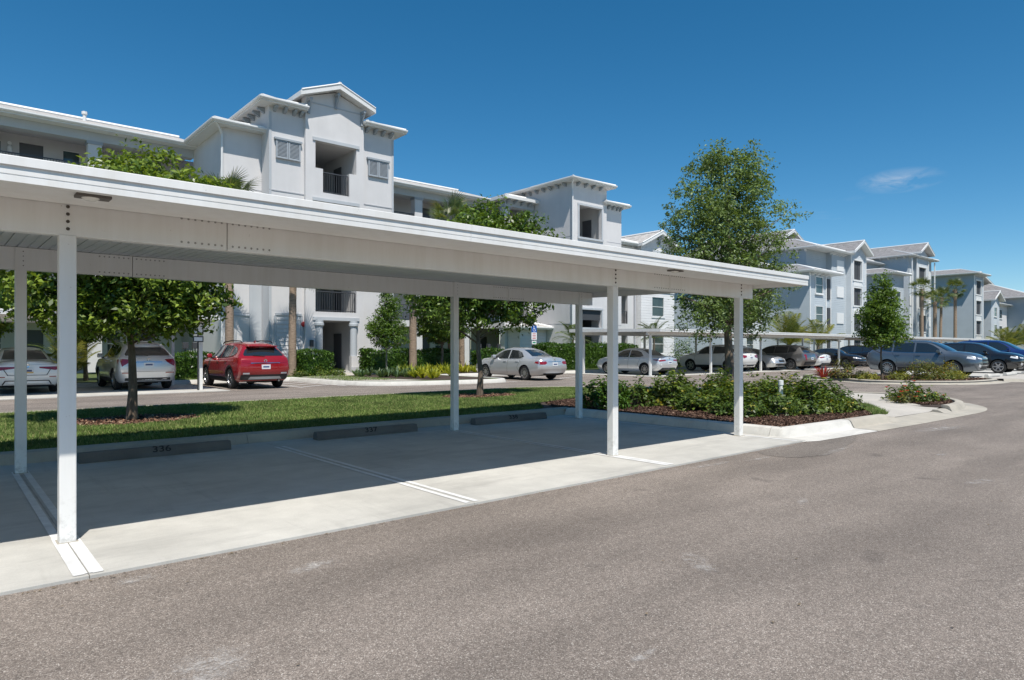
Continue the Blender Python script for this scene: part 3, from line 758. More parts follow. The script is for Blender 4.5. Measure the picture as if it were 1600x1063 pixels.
vb = blades('verge_grass', [vl], 500, 0.04, 0.1, 0.11, (), 22); vb['label'] = 'green grass verge at the right edge'

# ------------------------------------------------------------------ near carport
def make_carport(label, x0, x1, posts_x, yf, yr, front_over, rear_over, z_beam=2.28, beam_h=0.26, detail=True, group=None, post_w=0.108, seam_x=(), lamps=(), end_over=0.06):
    root = thing('carport', label, 'carport', (posts_x[0], (yf + yr) / 2, 0.02), 0, group)
    cp = 'carport_white'
    rise = 0.07
    for x in posts_x:
        for y, zt in ((yf, z_beam), (yr, z_beam + rise)):
            b = MB(); h = post_w / 2
            if detail:
                # steel tube with rounded corners and two shallow flutes on each face
                prof = []
                for sx, sy in ((1, -1), (1, 1), (-1, 1), (-1, -1)):
                    for a in (0, 45, 90):
                        base = {(1, -1): -90, (1, 1): 0, (-1, 1): 90, (-1, -1): 180}[(sx, sy)]
                        prof.append((x + sx * (h - .008) + .008 * math.cos(R(base + a)), y + sy * (h - .008) + .008 * math.sin(R(base + a))))
                b.prism(prof, 'z', 0.02, zt)
            else: b.box(x - h, y - h, 0.02, x + h, y + h, zt)
            p = b.build('post', cp, root)
            if detail:
                c = MB(); c.box(x - h - .012, y - h - .012, 0.0225, x + h + .012, y + h + .012, 0.030); c.build('base_plate', 'kerb_concrete', p)
    for (y, zb) in ((yf, z_beam), (yr, z_beam + rise)):
        cuts = [x0 + 0.06] + [s for s in seam_x if x0 < s < x1] + [x1 - end_over]
        front = y == yf
        for i, (a, c) in enumerate(zip(cuts[:-1], cuts[1:])):
            b = MB(); t = post_w / 2 - 0.004
            g = 0.003
            # box beam with returned lips
            b.box(a + g, y - t, zb, c - g, y + t, zb + beam_h)
            bo = b.build('front_beam' if front else 'rear_beam', cp, root, bevel=0.006 if detail else 0)
            if detail:
                # splice screws in two rows each side of a seam
                q = MB()
                for s in (a, c):
                    if s in seam_x:
                        for zz in (zb + 0.035, zb + beam_h - 0.035):
                            for k in range(7):
                                xx = s + (0.045 + k * 0.052) * (1 if s == a else -1)
                                q.lathe([(0.0, -.004), (.008, -.004), (.0095, 0.0)], 6, 'y', (xx, y - t - .0005, zz))
                if q.v: q.build('splice_screws', 'screw_grey', bo)['kind'] = 'stuff'
                q2 = MB(); q2.box(a + g, y - t - .0015, zb + beam_h - .004, c - g, y - t + .003, zb + beam_h + .001); q2.build('beam_shade_strip', 'joint_dark', bo)  # dark strip standing in for the shadow line along the beam top
        if detail:
            for x in posts_x:
                for k in range(4):
                    b = MB(); zz = zb + 0.05 + k * 0.054
                    b.lathe([(0.0, -0.012), (0.007, -0.012), (0.008, -0.005), (0.0125, -0.004), (0.0125, 0.002)], 8, 'y', (x + (0.0 if front else 0.02), y - t, zz))
                    b.build('bolt', 'bolt_steel', root)
            if not front:
                for x in posts_x:
                    b = MB(); b.box(x - .055, y - t - .012, zb - .002, x + .055, y - t + .001, zb + beam_h - .004); b.build('bracket_plate', cp, root)
    # deck pans running across, each with upstanding ribs
    yA, yB = yf - front_over + 0.03, yr + rear_over - 0.03
    zA = z_beam + beam_h - rise * front_over / (yr - yf) ; zB = z_beam + beam_h + rise * (yB - yf) / (yr - yf)
    slope = (zB - zA) / (yB - yA)
    n = max(2, int(round((x1 - x0) / 0.305))); wdt = (x1 - x0) / n
    if detail:
        b = MB()
        prof = [(.0008, 0.0), (wdt * .30, 0.0), (wdt * .32, .012), (wdt * .355, .012), (wdt * .375, 0.0), (wdt * .63, 0), (wdt * .65, .012), (wdt * .685, .012), (wdt * .705, 0.0), (wdt * .96, 0), (wdt * .965, .012), (wdt - .0008, .012), (wdt - .0008, 0.05), (.0008, 0.05)]
        k = len(prof)
        for (yy, zz) in ((yA, 0.0), (yB, zB - zA)):
            b.v += [(p[0], yy - yA, p[1] + zz) for p in prof]
        for i in range(k):
            j = (i + 1) % k; b.f.append([i, j, k + j, k + i]); b.mi.append(0)
        b.f.append(list(range(k))[::-1]); b.mi.append(0); b.f.append([k + i for i in range(k)]); b.mi.append(0)
        me = b.mesh('deck_panel', 'carport_deck')
        o0 = ORG[root.name]
        for i in range(n):
            link('deck_panel', me, root, (x0 + i * wdt - o0.x, yA - o0.y, zA + 0.001 - o0.z))
    else:
        b = MB(); v = [(x0, yA, zA), (x1, yA, zA), (x1, yB, zB), (x0, yB, zB)]
        b.poly([v[3], v[2], v[1], v[0]]); b.poly([(p[0], p[1], p[2] + .05) for p in v])
        for i in range(4):
            p, q = v[i], v[(i + 1) % 4]; b.poly([p, q, (q[0], q[1], q[2] + .05), (p[0], p[1], p[2] + .05)])
        b.build('deck', 'carport_deck', root)
    if detail:
        b = MB(); b.box(x0 + .01, yf - front_over + .052, zA - .012, x1 - .022, yf - post_w / 2 - .004, zA - .001); b.build('soffit', cp, root)
    # fascia: lower face, shadow step, upper lip; one length each side of a butt joint
    yF = yf - front_over
    zl, zt = z_beam + 0.16, z_beam + 0.315
    def fascia(prof, axis, a, c, nm):
        b = MB(); b.prism(prof, axis, a, c); return b.build(nm, cp, root)
    pf = [(yF, zl), (yF + .05, zl), (yF + .05, zt - .005), (yF - .018, zt), (yF - .022, zt - .004), (yF - .022, zt - .056), (yF - .002, zt - .058), (yF - .002, zt - .078), (yF - .009, zt - .081), (yF - .009, zt - .108), (yF - .0045, zt - .110), (yF - .0045, zt - .114), (yF - .008, zt - .116), (yF - .008, zl + .002)]
    cuts = [x0 - .02] + [s for s in (3.75, ) if detail and x0 < s < x1] + [x1 + .02]
    for a, c in zip(cuts[:-1], cuts[1:]): fascia(pf, 'x', a + .0015, c - .0015, 'front_fascia')
    yR = yr + rear_over; zr = zB - 0.10
    fascia([(yR - .05, zr), (yR, zr), (yR, zr + .18), (yR - .05, zr + .18)], 'x', x0 - .02, x1 + .02, 'rear_fascia')
    for xx, s in ((x0, -1), (x1, 1)):
        b = MB()
        p = [(yF + .052, zl), (yR - .052, zr), (yR - .052, zr + .18), (yF + .052, zt - .002)]
        xa, xb = sorted((xx + s * .018, xx - s * .02)); b.prism(p, 'x', xa, xb); b.build('end_fascia', cp, root)
    for lx in lamps:
        ly = yF + 0.45; z0 = zA - 0.011
        b = MB(); b.box(lx - .105, ly - .06, z0 - .022, lx + .105, ly + .06, z0 - .002); f = b.build('lamp_fixture', 'fixture_dark', root, bevel=.004)
        c = MB(); c.lathe([(0.0, -.040), (.035, -.038), (.05, -.028), (.055, -.0225)], 16, 'z', (lx - .015, ly, z0)); c.build('lens', 'fixture_lens', f, smooth=True)
    return root
make_carport('white steel carport over the empty numbered stalls in front', -8.6, 10.38, [-5.35, 0.73, 6.85, 9.98], 5.90, 9.50, 0.95, 0.92,
             seam_x=(-4.1, 1.86, 8.05), lamps=(-5.0, 0.82, 7.55), end_over=0.04)
make_carport('far white carport over the white sedan and silver crossover at left', -8.0, 7.35, [-5.2, 0.9, 7.0], 24.85, 28.5, 0.9, 0.9, detail=False, group='far carports')
make_carport('long white carport behind the shrub bed covering parked cars', 28.2, 52.2, [28.55, 34.2, 39.85, 45.5, 51.2], 22.0, 26.8, 0.9, 0.8, z_beam=2.17, detail=False, group='far carports')
make_carport('farthest white carport roof behind the steel blue crossover', 57.0, 86.0, [57.5, 64.5, 71.5, 78.5, 85.5], 22.0, 26.8, 0.9, 0.8, z_beam=2.17, detail=False, group='far carports')

# ------------------------------------------------------------------ wheel stops
def wheel_stop(x, y, num, label):
    L = 1.83
    t = thing('wheel_stop', label, 'wheel stop', (x, y, 0.022), 0, 'numbered wheel stops')
    b = MB(); b.prism([(-.085, 0), (.085, 0), (.085, .06), (.055, .125), (-.055, .125), (-.085, .06)], 'x', -L / 2, L / 2)
    bm_me = b.mesh('block', 'stop_concrete', bevel=.008)
    o = link('block', bm_me, t)
    me = text_mesh(num, 0.115, 'black_stencil')
    # stencilled on the sloping face towards the road
    n = link('painted_number', me, t, (0.02, -0.0735, 0.0935), (math.atan2(.065, .03), 0, 0), (1.35, 1, 1))
    for s in (-.62, .62):
        c = MB(); c.lathe([(.0, .1275), (.016, .1275), (.016, .12)], 10, 'z', (s, 0, 0)); c.build('anchor_pin', 'bolt_steel', t, world=False)
    return t
wheel_stop(2.25, 9.86, '336', 'dark concrete wheel stop 336 nearest the left front post')
wheel_stop(5.40, 9.93, '337', 'dark concrete wheel stop 337, middle of the three numbered stops')
wheel_stop(8.52, 9.96, '338', 'dark concrete wheel stop 338 left of the rear corner post')
for i, x in enumerate((38.2, 41.3, 44.8)):
    t = thing('wheel_stop', ['pale wheel stop in front of the steel blue crossover', 'pale wheel stop in the gap between the blue crossover and black crossover', 'pale wheel stop in front of the black crossover'][i], 'wheel stop', (x, 9.25, 0.11))
    b = MB(); b.prism([(-.09, 0), (.09, 0), (.09, .07), (.06, .14), (-.06, .14), (-.09, .07)], 'x', -.95, .95); b.build('block', 'white_concrete', t, world=False, bevel=.008)

# ------------------------------------------------------------------ buildings
def wall_mesh(b, o, d, n, L, z0, z1, holes=(), depth=0.25, m=0):
    """wall face along d (2D) from o, outward n (2D), rectangular holes (a0,a1,z0,z1) with reveals"""
    xs = sorted({0.0, L, *[h[0] for h in holes], *[h[1] for h in holes]})
    zs = sorted({z0, z1, *[h[2] for h in holes], *[h[3] for h in holes]})
    P = lambda a, z, q=0.0: (o[0] + d[0] * a - n[0] * q, o[1] + d[1] * a - n[1] * q, z)
    for xa, xb in zip(xs[:-1], xs[1:]):
        for za, zb in zip(zs[:-1], zs[1:]):
            cx, cz = (xa + xb) / 2, (za + zb) / 2
            if any(h[0] < cx < h[1] and h[2] < cz < h[3] for h in holes): continue
            b.poly([P(xa, za), P(xb, za), P(xb, zb), P(xa, zb)], m)
    for h in holes:
        for (p, q) in (((h[0], h[2]), (h[1], h[2])), ((h[1], h[2]), (h[1], h[3])), ((h[1], h[3]), (h[0], h[3])), ((h[0], h[3]), (h[0], h[2]))):
            b.poly([P(*p), P(*q), P(*q, depth), P(*p, depth)], m)
def block_walls(root, x0, x1, y0, y1, z0, z1, mat, fholes=(), sholes=(), depth=0.25, name='wall'):
    """four walls; front faces -Y, side faces -X. holes in world coordinates along the wall"""
    b = MB()
    wall_mesh(b, (x0, y0), (1, 0), (0, -1), x1 - x0, z0, z1, [(h[0] - x0, h[1] - x0, h[2], h[3]) for h in fholes], depth)
    wall_mesh(b, (x0, y0), (0, 1), (-1, 0), y1 - y0, z0, z1, [(h[0] - y0, h[1] - y0, h[2], h[3]) for h in sholes], depth)
    b.poly([(x1, y0, z0), (x1, y1, z0), (x1, y1, z1), (x1, y0, z1)])
    b.poly([(x0, y1, z0), (x1, y1, z0), (x1, y1, z1), (x0, y1, z1)])
    me_o = b.build(name, mat, root); fix_normals_out(me_o); return me_o
def fix_normals_out(o): pass
def hip_roof(root, x0, x1, y0, y1, ze, slope=0.34, tile='roof_tile', thick=0.2, gutter=True, ridge=None, name='roof'):
    """hipped roof on an eave rectangle with boxed white fascia and gutter"""
    w, d = x1 - x0, y1 - y0; r = min(w, d) / 2; zr = ze + r * slope
    if w >= d: A, B = (x0 + r, (y0 + y1) / 2), (x1 - r, (y0 + y1) / 2)
    else: A, B = ((x0 + x1) / 2, y0 + r), ((x0 + x1) / 2, y1 - r)
    b = MB(); zt = ze + thick
    c = [(x0, y0, zt), (x1, y0, zt), (x1, y1, zt), (x0, y1, zt)]
    a3, b3 = (*A, zr + thick), (*B, zr + thick)
    if w >= d: fs = [([c[0], c[1], b3, a3], 0), ([c[1], c[2], b3], 1), ([c[2], c[3], a3, b3], 0), ([c[3], c[0], a3], 1)]
    else: fs = [([c[0], c[1], a3], 0), ([c[1], c[2], b3, a3], 1), ([c[2], c[3], b3], 0), ([c[3], c[0], a3, b3], 1)]
    for f, m in fs: b.poly(f, m)
    ro = b.build(name, [tile + '_x', tile + '_y'], root)
    q = MB(); q.poly([(x0, y0, ze), (x0, y1, ze), (x1, y1, ze), (x1, y0, ze)]); q.build('soffit', 'fascia_white', ro)
    f = MB(); t = 0.03
    f.box(x0 - t, y0 - t, ze - .012, x1 + t, y0, zt + .01); f.box(x0 - t, y1, ze - .012, x1 + t, y1 + t, zt + .01)
    f.box(x0 - t, y0 + .001, ze - .012, x0, y1 - .001, zt + .01); f.box(x1, y0 + .001, ze - .012, x1 + t, y1 - .001, zt + .01)
    f.build('fascia', 'fascia_white', ro)
    if gutter:
        g = MB(); gw = .13
        g.prism([(y0 - t - .002, zt - .02), (y0 - t - gw, zt - .02), (y0 - t - gw, zt - .09), (y0 - t - gw * .6, zt - .15), (y0 - t - .002, zt - .15)], 'x', x0 - t - gw, x1 + t)
        g.prism([(x0 - t - .002, zt - .021), (x0 - t - gw, zt - .021), (x0 - t - gw, zt - .09), (x0 - t - gw * .6, zt - .151), (x0 - t - .002, zt - .151)], 'y', y0 - t - .001, y1)
        g.build('gutter', 'fascia_white', ro)
    # pale ridge and hip caps
    k = MB()
    for p, q2 in ((a3, b3), (c[0], a3), (c[1], a3 if w < d else b3)):
        k.tube([p, q2], .09, 6)
    k.build('ridge_cap', 'fascia_white', ro)
    return ro
def gable_roof(root, x0, x1, y0, y1, ze, zp, tile='roof_tile', thick=.22, name='gable_roof'):
    """gable facing -Y, ridge along Y"""
    xm = (x0 + x1) / 2; b = MB()
    b.poly([(x0, y0, ze + thick), (xm, y0, zp + thick), (xm, y1, zp + thick), (x0, y1, ze + thick)], 0)
    b.poly([(xm, y0, zp + thick), (x1, y0, ze + thick), (x1, y1, ze + thick), (xm, y1, zp + thick)], 0)
    ro = b.build(name, tile + '_y', root)
    s = MB(); s.poly([(x0, y0, ze), (x0, y1, ze), (xm, y1, zp), (xm, y0, zp)]); s.poly([(xm, y0, zp), (xm, y1, zp), (x1, y1, ze), (x1, y0, ze)]); s.build('soffit', 'fascia_white', ro)
    f = MB(); t = .04
    f.prism([(x0 - .01, ze - .02), (xm, zp - .03), (x1 + .01, ze - .02), (x1 + .01, ze + thick + .01), (xm, zp + thick + .015), (x0 - .01, ze + thick + .01)], 'y', y0 - t, y0 - .001)
    f.box(x0 - t, y0 + .001, ze - .02, x0 - .002, y1, ze + thick); f.box(x1 + .002, y0 + .001, ze - .02, x1 + t, y1, ze + thick)
    f.build('fascia', 'fascia_white', ro)
    k = MB(); k.tube([(xm, y0 - .05, zp + thick + .03), (xm, y1, zp + thick + .03)], .11, 6); k.tube([(x0, y0 - .02, ze + thick + .02), (xm, y0 - .02, zp + thick + .03)], .06, 6); k.tube([(x1, y0 - .02, ze + thick + .02), (xm, y0 - .02, zp + thick + .03)], .06, 6)
    k.build('ridge_cap', 'fascia_white', ro)
    return ro
def brackets_x(root, xs, y, ze, out=.38, mat='trim_grey'):
    for x in xs:
        b = MB(); b.prism([(y, ze - .26), (y - .06, ze - .26), (y - out, ze - .10), (y - out, ze - .002), (y, ze - .002)], 'x', x - .07, x + .07); b.build('eave_bracket', mat, root)
def brackets_y(root, ys, x, ze, out=.38, mat='trim_grey'):
    for y in ys:
        b = MB(); b.prism([(x, ze - .26), (x - .06, ze - .26), (x - out, ze - .10), (x - out, ze - .002), (x, ze - .002)], 'y', y - .07, y + .07); b.build('eave_bracket', mat, root)
def gable_knee(root, x, y, z, mat='trim_grey'):
    b = MB(); b.box(x - .07, y - .42, z - .12, x + .07, y - .001, z); b.box(x - .06, y - .10, z - .75, x + .06, y - .001, z - .121)
    b.prism([(y - .10, z - .62), (y - .10, z - .48), (y - .36, z - .121), (y - .42, z - .121)], 'x', x - .045, x + .045); b.build('knee_bracket', mat, root)
def window(root, x0, x1, z0, z1, y, rows=2, sill=True, side=None, mat='window_white'):
    """window in a wall facing -Y (or facing -X when side is the wall's x)"""
    f = MB(); t = .07
    def bx(b, a0, q0, za, a1, q1, zb):
        if side is None: b.box(a0, y + q0, za, a1, y + q1, zb)
        else: b.box(side + q0, a0, za, side + q1, a1, zb)
    bx(f, x0 - t, -.03, z0 - t, x0, .06, z1 + t); bx(f, x1, -.03, z0 - t, x1 + t, .06, z1 + t)
    bx(f, x0, -.03, z1, x1, .06, z1 + t); bx(f, x0, -.03, z0 - t, x1, .06, z0)
    for k in range(1, rows):
        zz = z0 + (z1 - z0) * k / rows; bx(f, x0, -.012, zz - .025, x1, .05, zz + .025)
    w = f.build('window', mat, root)
    p = MB(); bx(p, x0, .03, z0, x1, .045, z1); p.build('pane', 'window_glass', w)
    if sill:
        s = MB(); bx(s, x0 - .14, -.10, z0 - t - .11, x1 + .14, -.001, z0 - t - .002); s.build('sill', 'fascia_white', w)
    return w
def railing(root, p, q, z0, z1, gap=.115):
    b = MB(); p, q = Vector((*p, 0)), Vector((*q, 0)); L = (q - p).length; d = (q - p) / L
    at = lambda a, z: p + d * a + Vector((0, 0, z))
    b.bar(at(0, z1), at(L, z1), .05); b.bar(at(0, z0 + .08), at(L, z0 + .08), .035)
    n = max(2, int(L / gap))
    for i in range(n + 1):
        w = .05 if i in (0, n) else .02
        b.bar(at(L * i / n, z0 + .002), at(L * i / n, z1 - .02), w)
    return b.build('railing', 'rail_metal', root)
def trim(root, x0, y0, z0, x1, y1, z1, mat='trim_light', name='trim'):
    b = MB(); b.box(x0, y0, z0, x1, y1, z1); return b.build(name, mat, root)
def shutter(root, x0, x1, z0, z1, y):
    b = MB(); t = .07; xm = (x0 + x1) / 2
    b.box(x0 - .08, y - .16, z1, x1 + .08, y - .001, z1 + .10)
    for a, c in ((x0, xm - .01), (xm + .01, x1)):
        b.box(a, y - .12, z0, a + t, y - .05, z1 - .001); b.box(c - t, y - .12, z0, c, y - .05, z1 - .001)
        b.box(a + t, y - .12, z1 - t, c - t, y - .05, z1 - .001); b.box(a + t, y - .12, z0, c - t, y - .05, z0 + t)
    sh = b.build('shutter', 'trim_grey', root)
    for a, c in ((x0 + t, xm - .01 - t), (xm + .01 + t, x1 - t)):
        l = MB(); n = 12
        for k in range(n):
            zz = z0 + t + (z1 - z0 - 2 * t) * k / n; h = (z1 - z0 - 2 * t) / n
            l.prism([(y - .115, zz), (y - .065, zz + h * .9), (y - .055, zz + h * .9), (y - .105, zz)], 'x', a, c)
        l.build('louvres', 'trim_grey', sh)
FL = [0.25, 3.40, 6.55, 9.70]
def corridor(root, x0, x1, yf, yb, cols, doors, wins, floors=FL, z_top=12.32, mats=('stucco_white', 'corridor_wall'), colw=.62, rails=True):
    """open access galleries: floor slabs, columns, railings and the wall behind"""
    b = MB(); wall_mesh(b, (x0, yb), (1, 0), (0, -1), x1 - x0, 0, z_top, [(d[0] - x0, d[1] - x0, f + .002, f + 2.15) for d in doors for f in floors] + [(w[0] - x0, w[1] - x0, f + .85, f + 2.1) for w in wins for f in floors], .15)
    b.build('gallery_wall', mats[1], root)
    for f in floors:
        for d in doors:
            q = MB(); q.box(d[0], yb + .10, f + .002, d[1], yb + .15, f + 2.15); dd = q.build('door', 'door_grey', root)
            q = MB(); q.box(d[1] - .16, yb + .06, f + .95, d[1] - .06, yb + .099, f + 1.05); q.build('handle', 'chrome', dd)
        for w in wins: window(root, w[0], w[1], f + .87, f + 2.08, yb + .04)
    for i, f in enumerate(floors):
        if i:
            q = MB(); q.box(x0, yf, f - .42, x1, yb, f); q.build('floor_slab', mats[0], root)
            if rails:
                ed = [x0] + [c for c in cols] + [x1]
                e2 = []
                prev = x0
                for c in cols: e2.append((prev, c)); prev = c + colw
                e2.append((prev, x1))
                for a, c in e2:
                    if c - a > .5: railing(root, (a + .02, yf + .12), (c - .02, yf + .12), f, f + 1.07)
        for c in cols:
            q = MB(); q.box(c, yf + .0, f + .001, c + colw, yf + .5, (floors[i + 1] - .421) if i + 1 < len(floors) else z_top - .36); q.build('column', mats[0], root)
            q = MB(); zt = (floors[i + 1] - .422) if i + 1 < len(floors) else z_top - .361
            q.box(c - .05, yf - .05, zt - .16, c + colw + .05, yf + .55, zt); q.build('column_capital', 'trim_grey', root)
    q = MB(); q.box(x0, yf - .04, z_top - .36, x1, yf + .55, z_top + .1); q.build('eave_beam', 'trim_light', root)
    q = MB(); q.poly([(x0, yf, z_top - .1), (x0, yb, z_top - .1), (x1, yb, z_top - .1), (x1, yf, z_top - .1)]); q.build('gallery_ceiling', 'corridor_wall', root)
def recess(root, x0, x1, y0, depth, floors, ztops, door=True):
    """balcony rooms behind openings"""
    for f, zt in zip(floors, ztops):
        b = MB(); y1 = y0 + depth
        b.poly([(x0, y1, f), (x1, y1, f), (x1, y1, zt), (x0, y1, zt)]); b.poly([(x0, y0, f), (x0, y1, f), (x0, y1, zt), (x0, y0, zt)])
        b.poly([(x1, y1, f), (x1, y0, f), (x1, y0, zt), (x1, y1, zt)]); b.poly([(x0, y0, f), (x1, y0, f), (x1, y1, f), (x0, y1, f)])
        b.poly([(x0, y0, zt), (x0, y1, zt), (x1, y1, zt), (x1, y0, zt)])
        b.build('balcony_room', 'corridor_wall', root)
        if door:
            q = MB(); q.box(x1 - .05, y0 + depth * .35, f + .004, x1 - .004, y0 + depth * .35 + .9, f + 2.05); q.build('door', 'door_grey', root)

# ---- building A: galleries, gabled stair tower, corner block
A = thing('apartment_building', 'pale grey four storey apartment building with gabled stair tower and open galleries', 'building', (16.1, 37.0, 0))
corridor(A, -14.0, 10.75, 39.5, 41.7, [-12.4, -7.8, -3.2, 1.25, 5.77], [(-9.6, -8.6), (-.9, .1), (3.15, 4.15), (8.3, 9.3)], [(-6, -5), (1.5, 2.4), (5.0, 5.7), (7.0, 7.6)])
corridor(A, 19.85, 31.6, 39.5, 41.7, [25.1, 29.2], [(21.0, 22.0), (26.8, 27.8), (30.3, 31.2)], [(23.0, 23.9), (28.3, 29.0)])
# gallery roofs: long simple slopes behind a gutter
for (a, c) in ((-14.4, 11.2), (19.4, 32.2)):
    b = MB(); b.poly([(a, 38.85, 12.62), (c, 38.85, 12.62), (c, 44.2, 14.3), (a, 44.2, 14.3)]); b.poly([(a, 44.2, 14.3), (c, 44.2, 14.3), (c, 49.6, 12.6), (a, 49.6, 12.6)])
    ro = b.build('gallery_roof', 'roof_tile_x', A)
    q = MB(); q.box(a, 38.82, 12.40, c, 38.85, 12.63); q.box(a, 38.851, 12.40, c, 39.46, 12.425); q.build('fascia', 'fascia_white', ro)
    q = MB(); q.prism([(38.815, 12.60), (38.68, 12.60), (38.68, 12.53), (38.74, 12.47), (38.815, 12.47)], 'x', a, c); q.build('gutter', 'fascia_white', ro)
    q = MB(); q.tube([(a, 44.2, 14.33), (c, 44.2, 14.33)], .12, 6); q.build('ridge_cap', 'fascia_white', ro)
q = MB(); q.lathe([(.09, 0), (.09, .45), (.14, .46), (.14, .6), (0, .62)], 8, 'z', (6.1, 42.8, 13.75)); q.build('roof_vent', 'fascia_white', A)
# solid rear mass
b = MB(); b.box(-14, 41.95, 0, 31.6, 49.0, 12.4); b.build('rear_wall', 'stucco_white', A)
# shoulder block
block_walls(A, 10.75, 12.675, 34.5, 39.48, 0, 12.45, 'stucco_white')
hip_roof(A, 10.2, 12.95, 33.95, 40.3, 12.45, .30)
q = MB(); q.tube([(10.25, 33.98, 12.5), (10.55, 34.3, 12.25), (10.69, 34.42, 12.05), (10.69, 34.42, .2)], .055, 6); q.build('downspout', 'fascia_white', A)
trim(A, 10.70, 34.45, 3.10, 12.67, 34.499, 3.16); trim(A, 10.70, 34.45, 0, 12.67, 34.498, .55, 'stucco_grey')
q = MB(); q.box(12.05, 34.44, 0, 12.66, 34.49, 6.3); q.build('pilaster', 'trim_light', A)
for z in (3.25, 6.40, 9.55):     # stucco control joints
    trim(A, 10.735, 34.488, z, 12.67, 34.4995, z + .025, 'stucco_grey', 'control_joint'); trim(A, 10.738, 34.5, z, 10.7495, 39.4, z + .025, 'stucco_grey', 'control_joint')
    trim(A, 34.548, 33.52, z, 34.5595, 37.5, z + .03, 'stucco_grey', 'control_joint'); trim(A, 38.22, 33.738, z, 40.2, 33.7495, z + .03, 'stucco_grey', 'control_joint')
# tower
TX0, TX1, BX0, BX1, TY, BY = 12.68, 19.85, 14.5, 17.85, 33.5, 33.28
block_walls(A, TX0, BX0, TY, 41.7, 0, 13.72, 'stucco_white')
block_walls(A, BX1, TX1, TY, 41.7, 0, 13.72, 'stucco_white')
OX0, OX1 = 15.04, 17.40
oh = [(OX0, OX1, .25, 2.95), (OX0, OX1, 3.40, 5.95)]
b = MB()
hol = [(OX0, OX1, .25, 2.95), (OX0, OX1, 3.4, 5.95)]
for f in FL[2:]:
    hol += [(OX0, OX1, f + 1.24, f + 2.66), (OX0 + .42, OX1 - .42, f, f + 1.24)]
wall_mesh(b, (BX0, BY), (1, 0), (0, -1), BX1 - BX0, 0, 14.55, [(h[0] - BX0, h[1] - BX0, h[2], h[3]) for h in hol[:2]] + [(h[0] - BX0, h[1] - BX0, h[2], h[3]) for h in hol[2:]], .0)
b.poly([(BX0, BY, 14.55), (BX1, BY, 14.55), ((BX0 + BX1) / 2, BY, 15.12)])
for x in (BX0, BX1): b.poly([(x, BY, 0), (x, BY + .5, 0), (x, BY + .5, 14.55), (x, BY, 14.55)])
b.build('tower_bay_wall', 'stucco_white', A)
# reveals of the bay openings
for h in hol:
    q = MB(); dp = .3
    if h[1] - h[0] > 2:
        q.poly([(h[0], BY, h[2]), (h[0], BY + dp, h[2]), (h[0], BY + dp, h[3]), (h[0], BY, h[3])]); q.poly([(h[1], BY, h[2]), (h[1], BY + dp, h[2]), (h[1], BY + dp, h[3]), (h[1], BY, h[3])])
        q.poly([(h[0], BY, h[3]), (h[1], BY, h[3]), (h[1], BY + dp, h[3]), (h[0], BY + dp, h[3])])
        q.build('opening_reveal', 'stucco_white', A)
for f in FL[2:]:
    for a, c in ((OX0, OX0 + .42), (OX1 - .42, OX1)): trim(A, a, BY + .002, f, c, BY + .30, f + 1.238, 'stucco_white', 'half_wall')
recess(A, OX0 - .001, OX1 + .001, BY + .301, 4.2, FL, [2.95, 5.95, 9.21, 12.36])
for f, zt in zip(FL, (2.95, 5.95, 9.21, 12.36)):
    trim(A, OX0 - .16, BY - .06, zt, OX1 + .16, BY - .001, zt + .17, 'trim_light', 'lintel')
for f in FL[2:]: railing(A, (OX0 + .44, BY + .12), (OX1 - .44, BY + .12), f, f + 1.1, .13)
railing(A, (OX0 + .03, BY + .12), (OX1 - .03, BY + .12), FL[1], FL[1] + 1.08, .13)
for x in (OX0 + .19, OX1 - .19):     # entrance columns with capitals
    q = MB(); q.lathe([(.20, .9), (.19, 2.5), (.19, 2.62), (.26, 2.68), (.26, 2.8), (.22, 2.82), (.22, 2.948)], 14, 'z', (x, BY - .02, 0)); q.build('entrance_column', 'trim_light', A, smooth=True)
trim(A, OX1 - .42, BY - .25, .15, OX1 + .55, BY - .002, 1.05, 'stucco_white', 'column_plinth'); trim(A, OX1 - .46, BY - .29, .15, OX1 + .59, BY - .251, .45, 'stucco_grey', 'plinth_base')
trim(A, BX0 + .02, BY - .03, 14.28, BX1 - .02, BY - .001, 14.34, 'trim_light', 'belt_course')
for z in (6.35, 9.45): trim(A, TX0, TY - .025, z, BX0 - .01, TY - .001, z + .05, 'stucco_grey', 'belt_course'); trim(A, BX1 + .01, TY - .025, z, TX1, TY - .001, z + .05, 'stucco_grey', 'belt_course')
shutter(A, 13.0, 14.28, 11.12, 12.05, TY); shutter(A, 18.2, 19.46, 11.08, 12.0, TY)
shutter(A, 13.0, 14.28, 4.9, 5.8, TY)
# framed lap siding panel beside the entrance
for k in range(12):
    q = MB(); z = .55 + k * .215; q.prism([(TY - .05, z), (TY - .001, z), (TY - .001, z + .21), (TY - .02, z + .21)], 'x', 13.05, 14.3); q.build('siding_board', 'stucco_white', A)
trim(A, 12.98, TY - .07, 3.14, 14.38, TY - .001, 3.26, 'trim_light'); trim(A, 12.93, TY - .05, .3, 13.04, TY - .001, 3.13, 'trim_light'); trim(A, 14.31, TY - .05, .3, 14.42, TY - .001, 3.13, 'trim_light')
q = MB(); q.lathe([(0, -.10), (.10, -.10), (.14, -.07), (.14, 0)], 14, 'y', (14.47, TY - .001, 2.72)); q.build('alarm_bell', 'alarm_red', A, smooth=True)
q = MB(); q.box(14.72, BY - .14, 1.55, 14.88, BY - .001, 1.9); q.build('wall_lantern', 'rail_metal', A)
q = MB(); q.lathe([(0, -.12), (.09, -.12), (.1, 0)], 10, 'y', (2.75, 41.69, 11.7)); q.lathe([(.07, 11.2), (.10, 11.25), (.10, 11.5), (.05, 11.56)], 10, 'z', (2.75, 41.55, 0)); q.build('gallery_lamp', 'fascia_white', A)
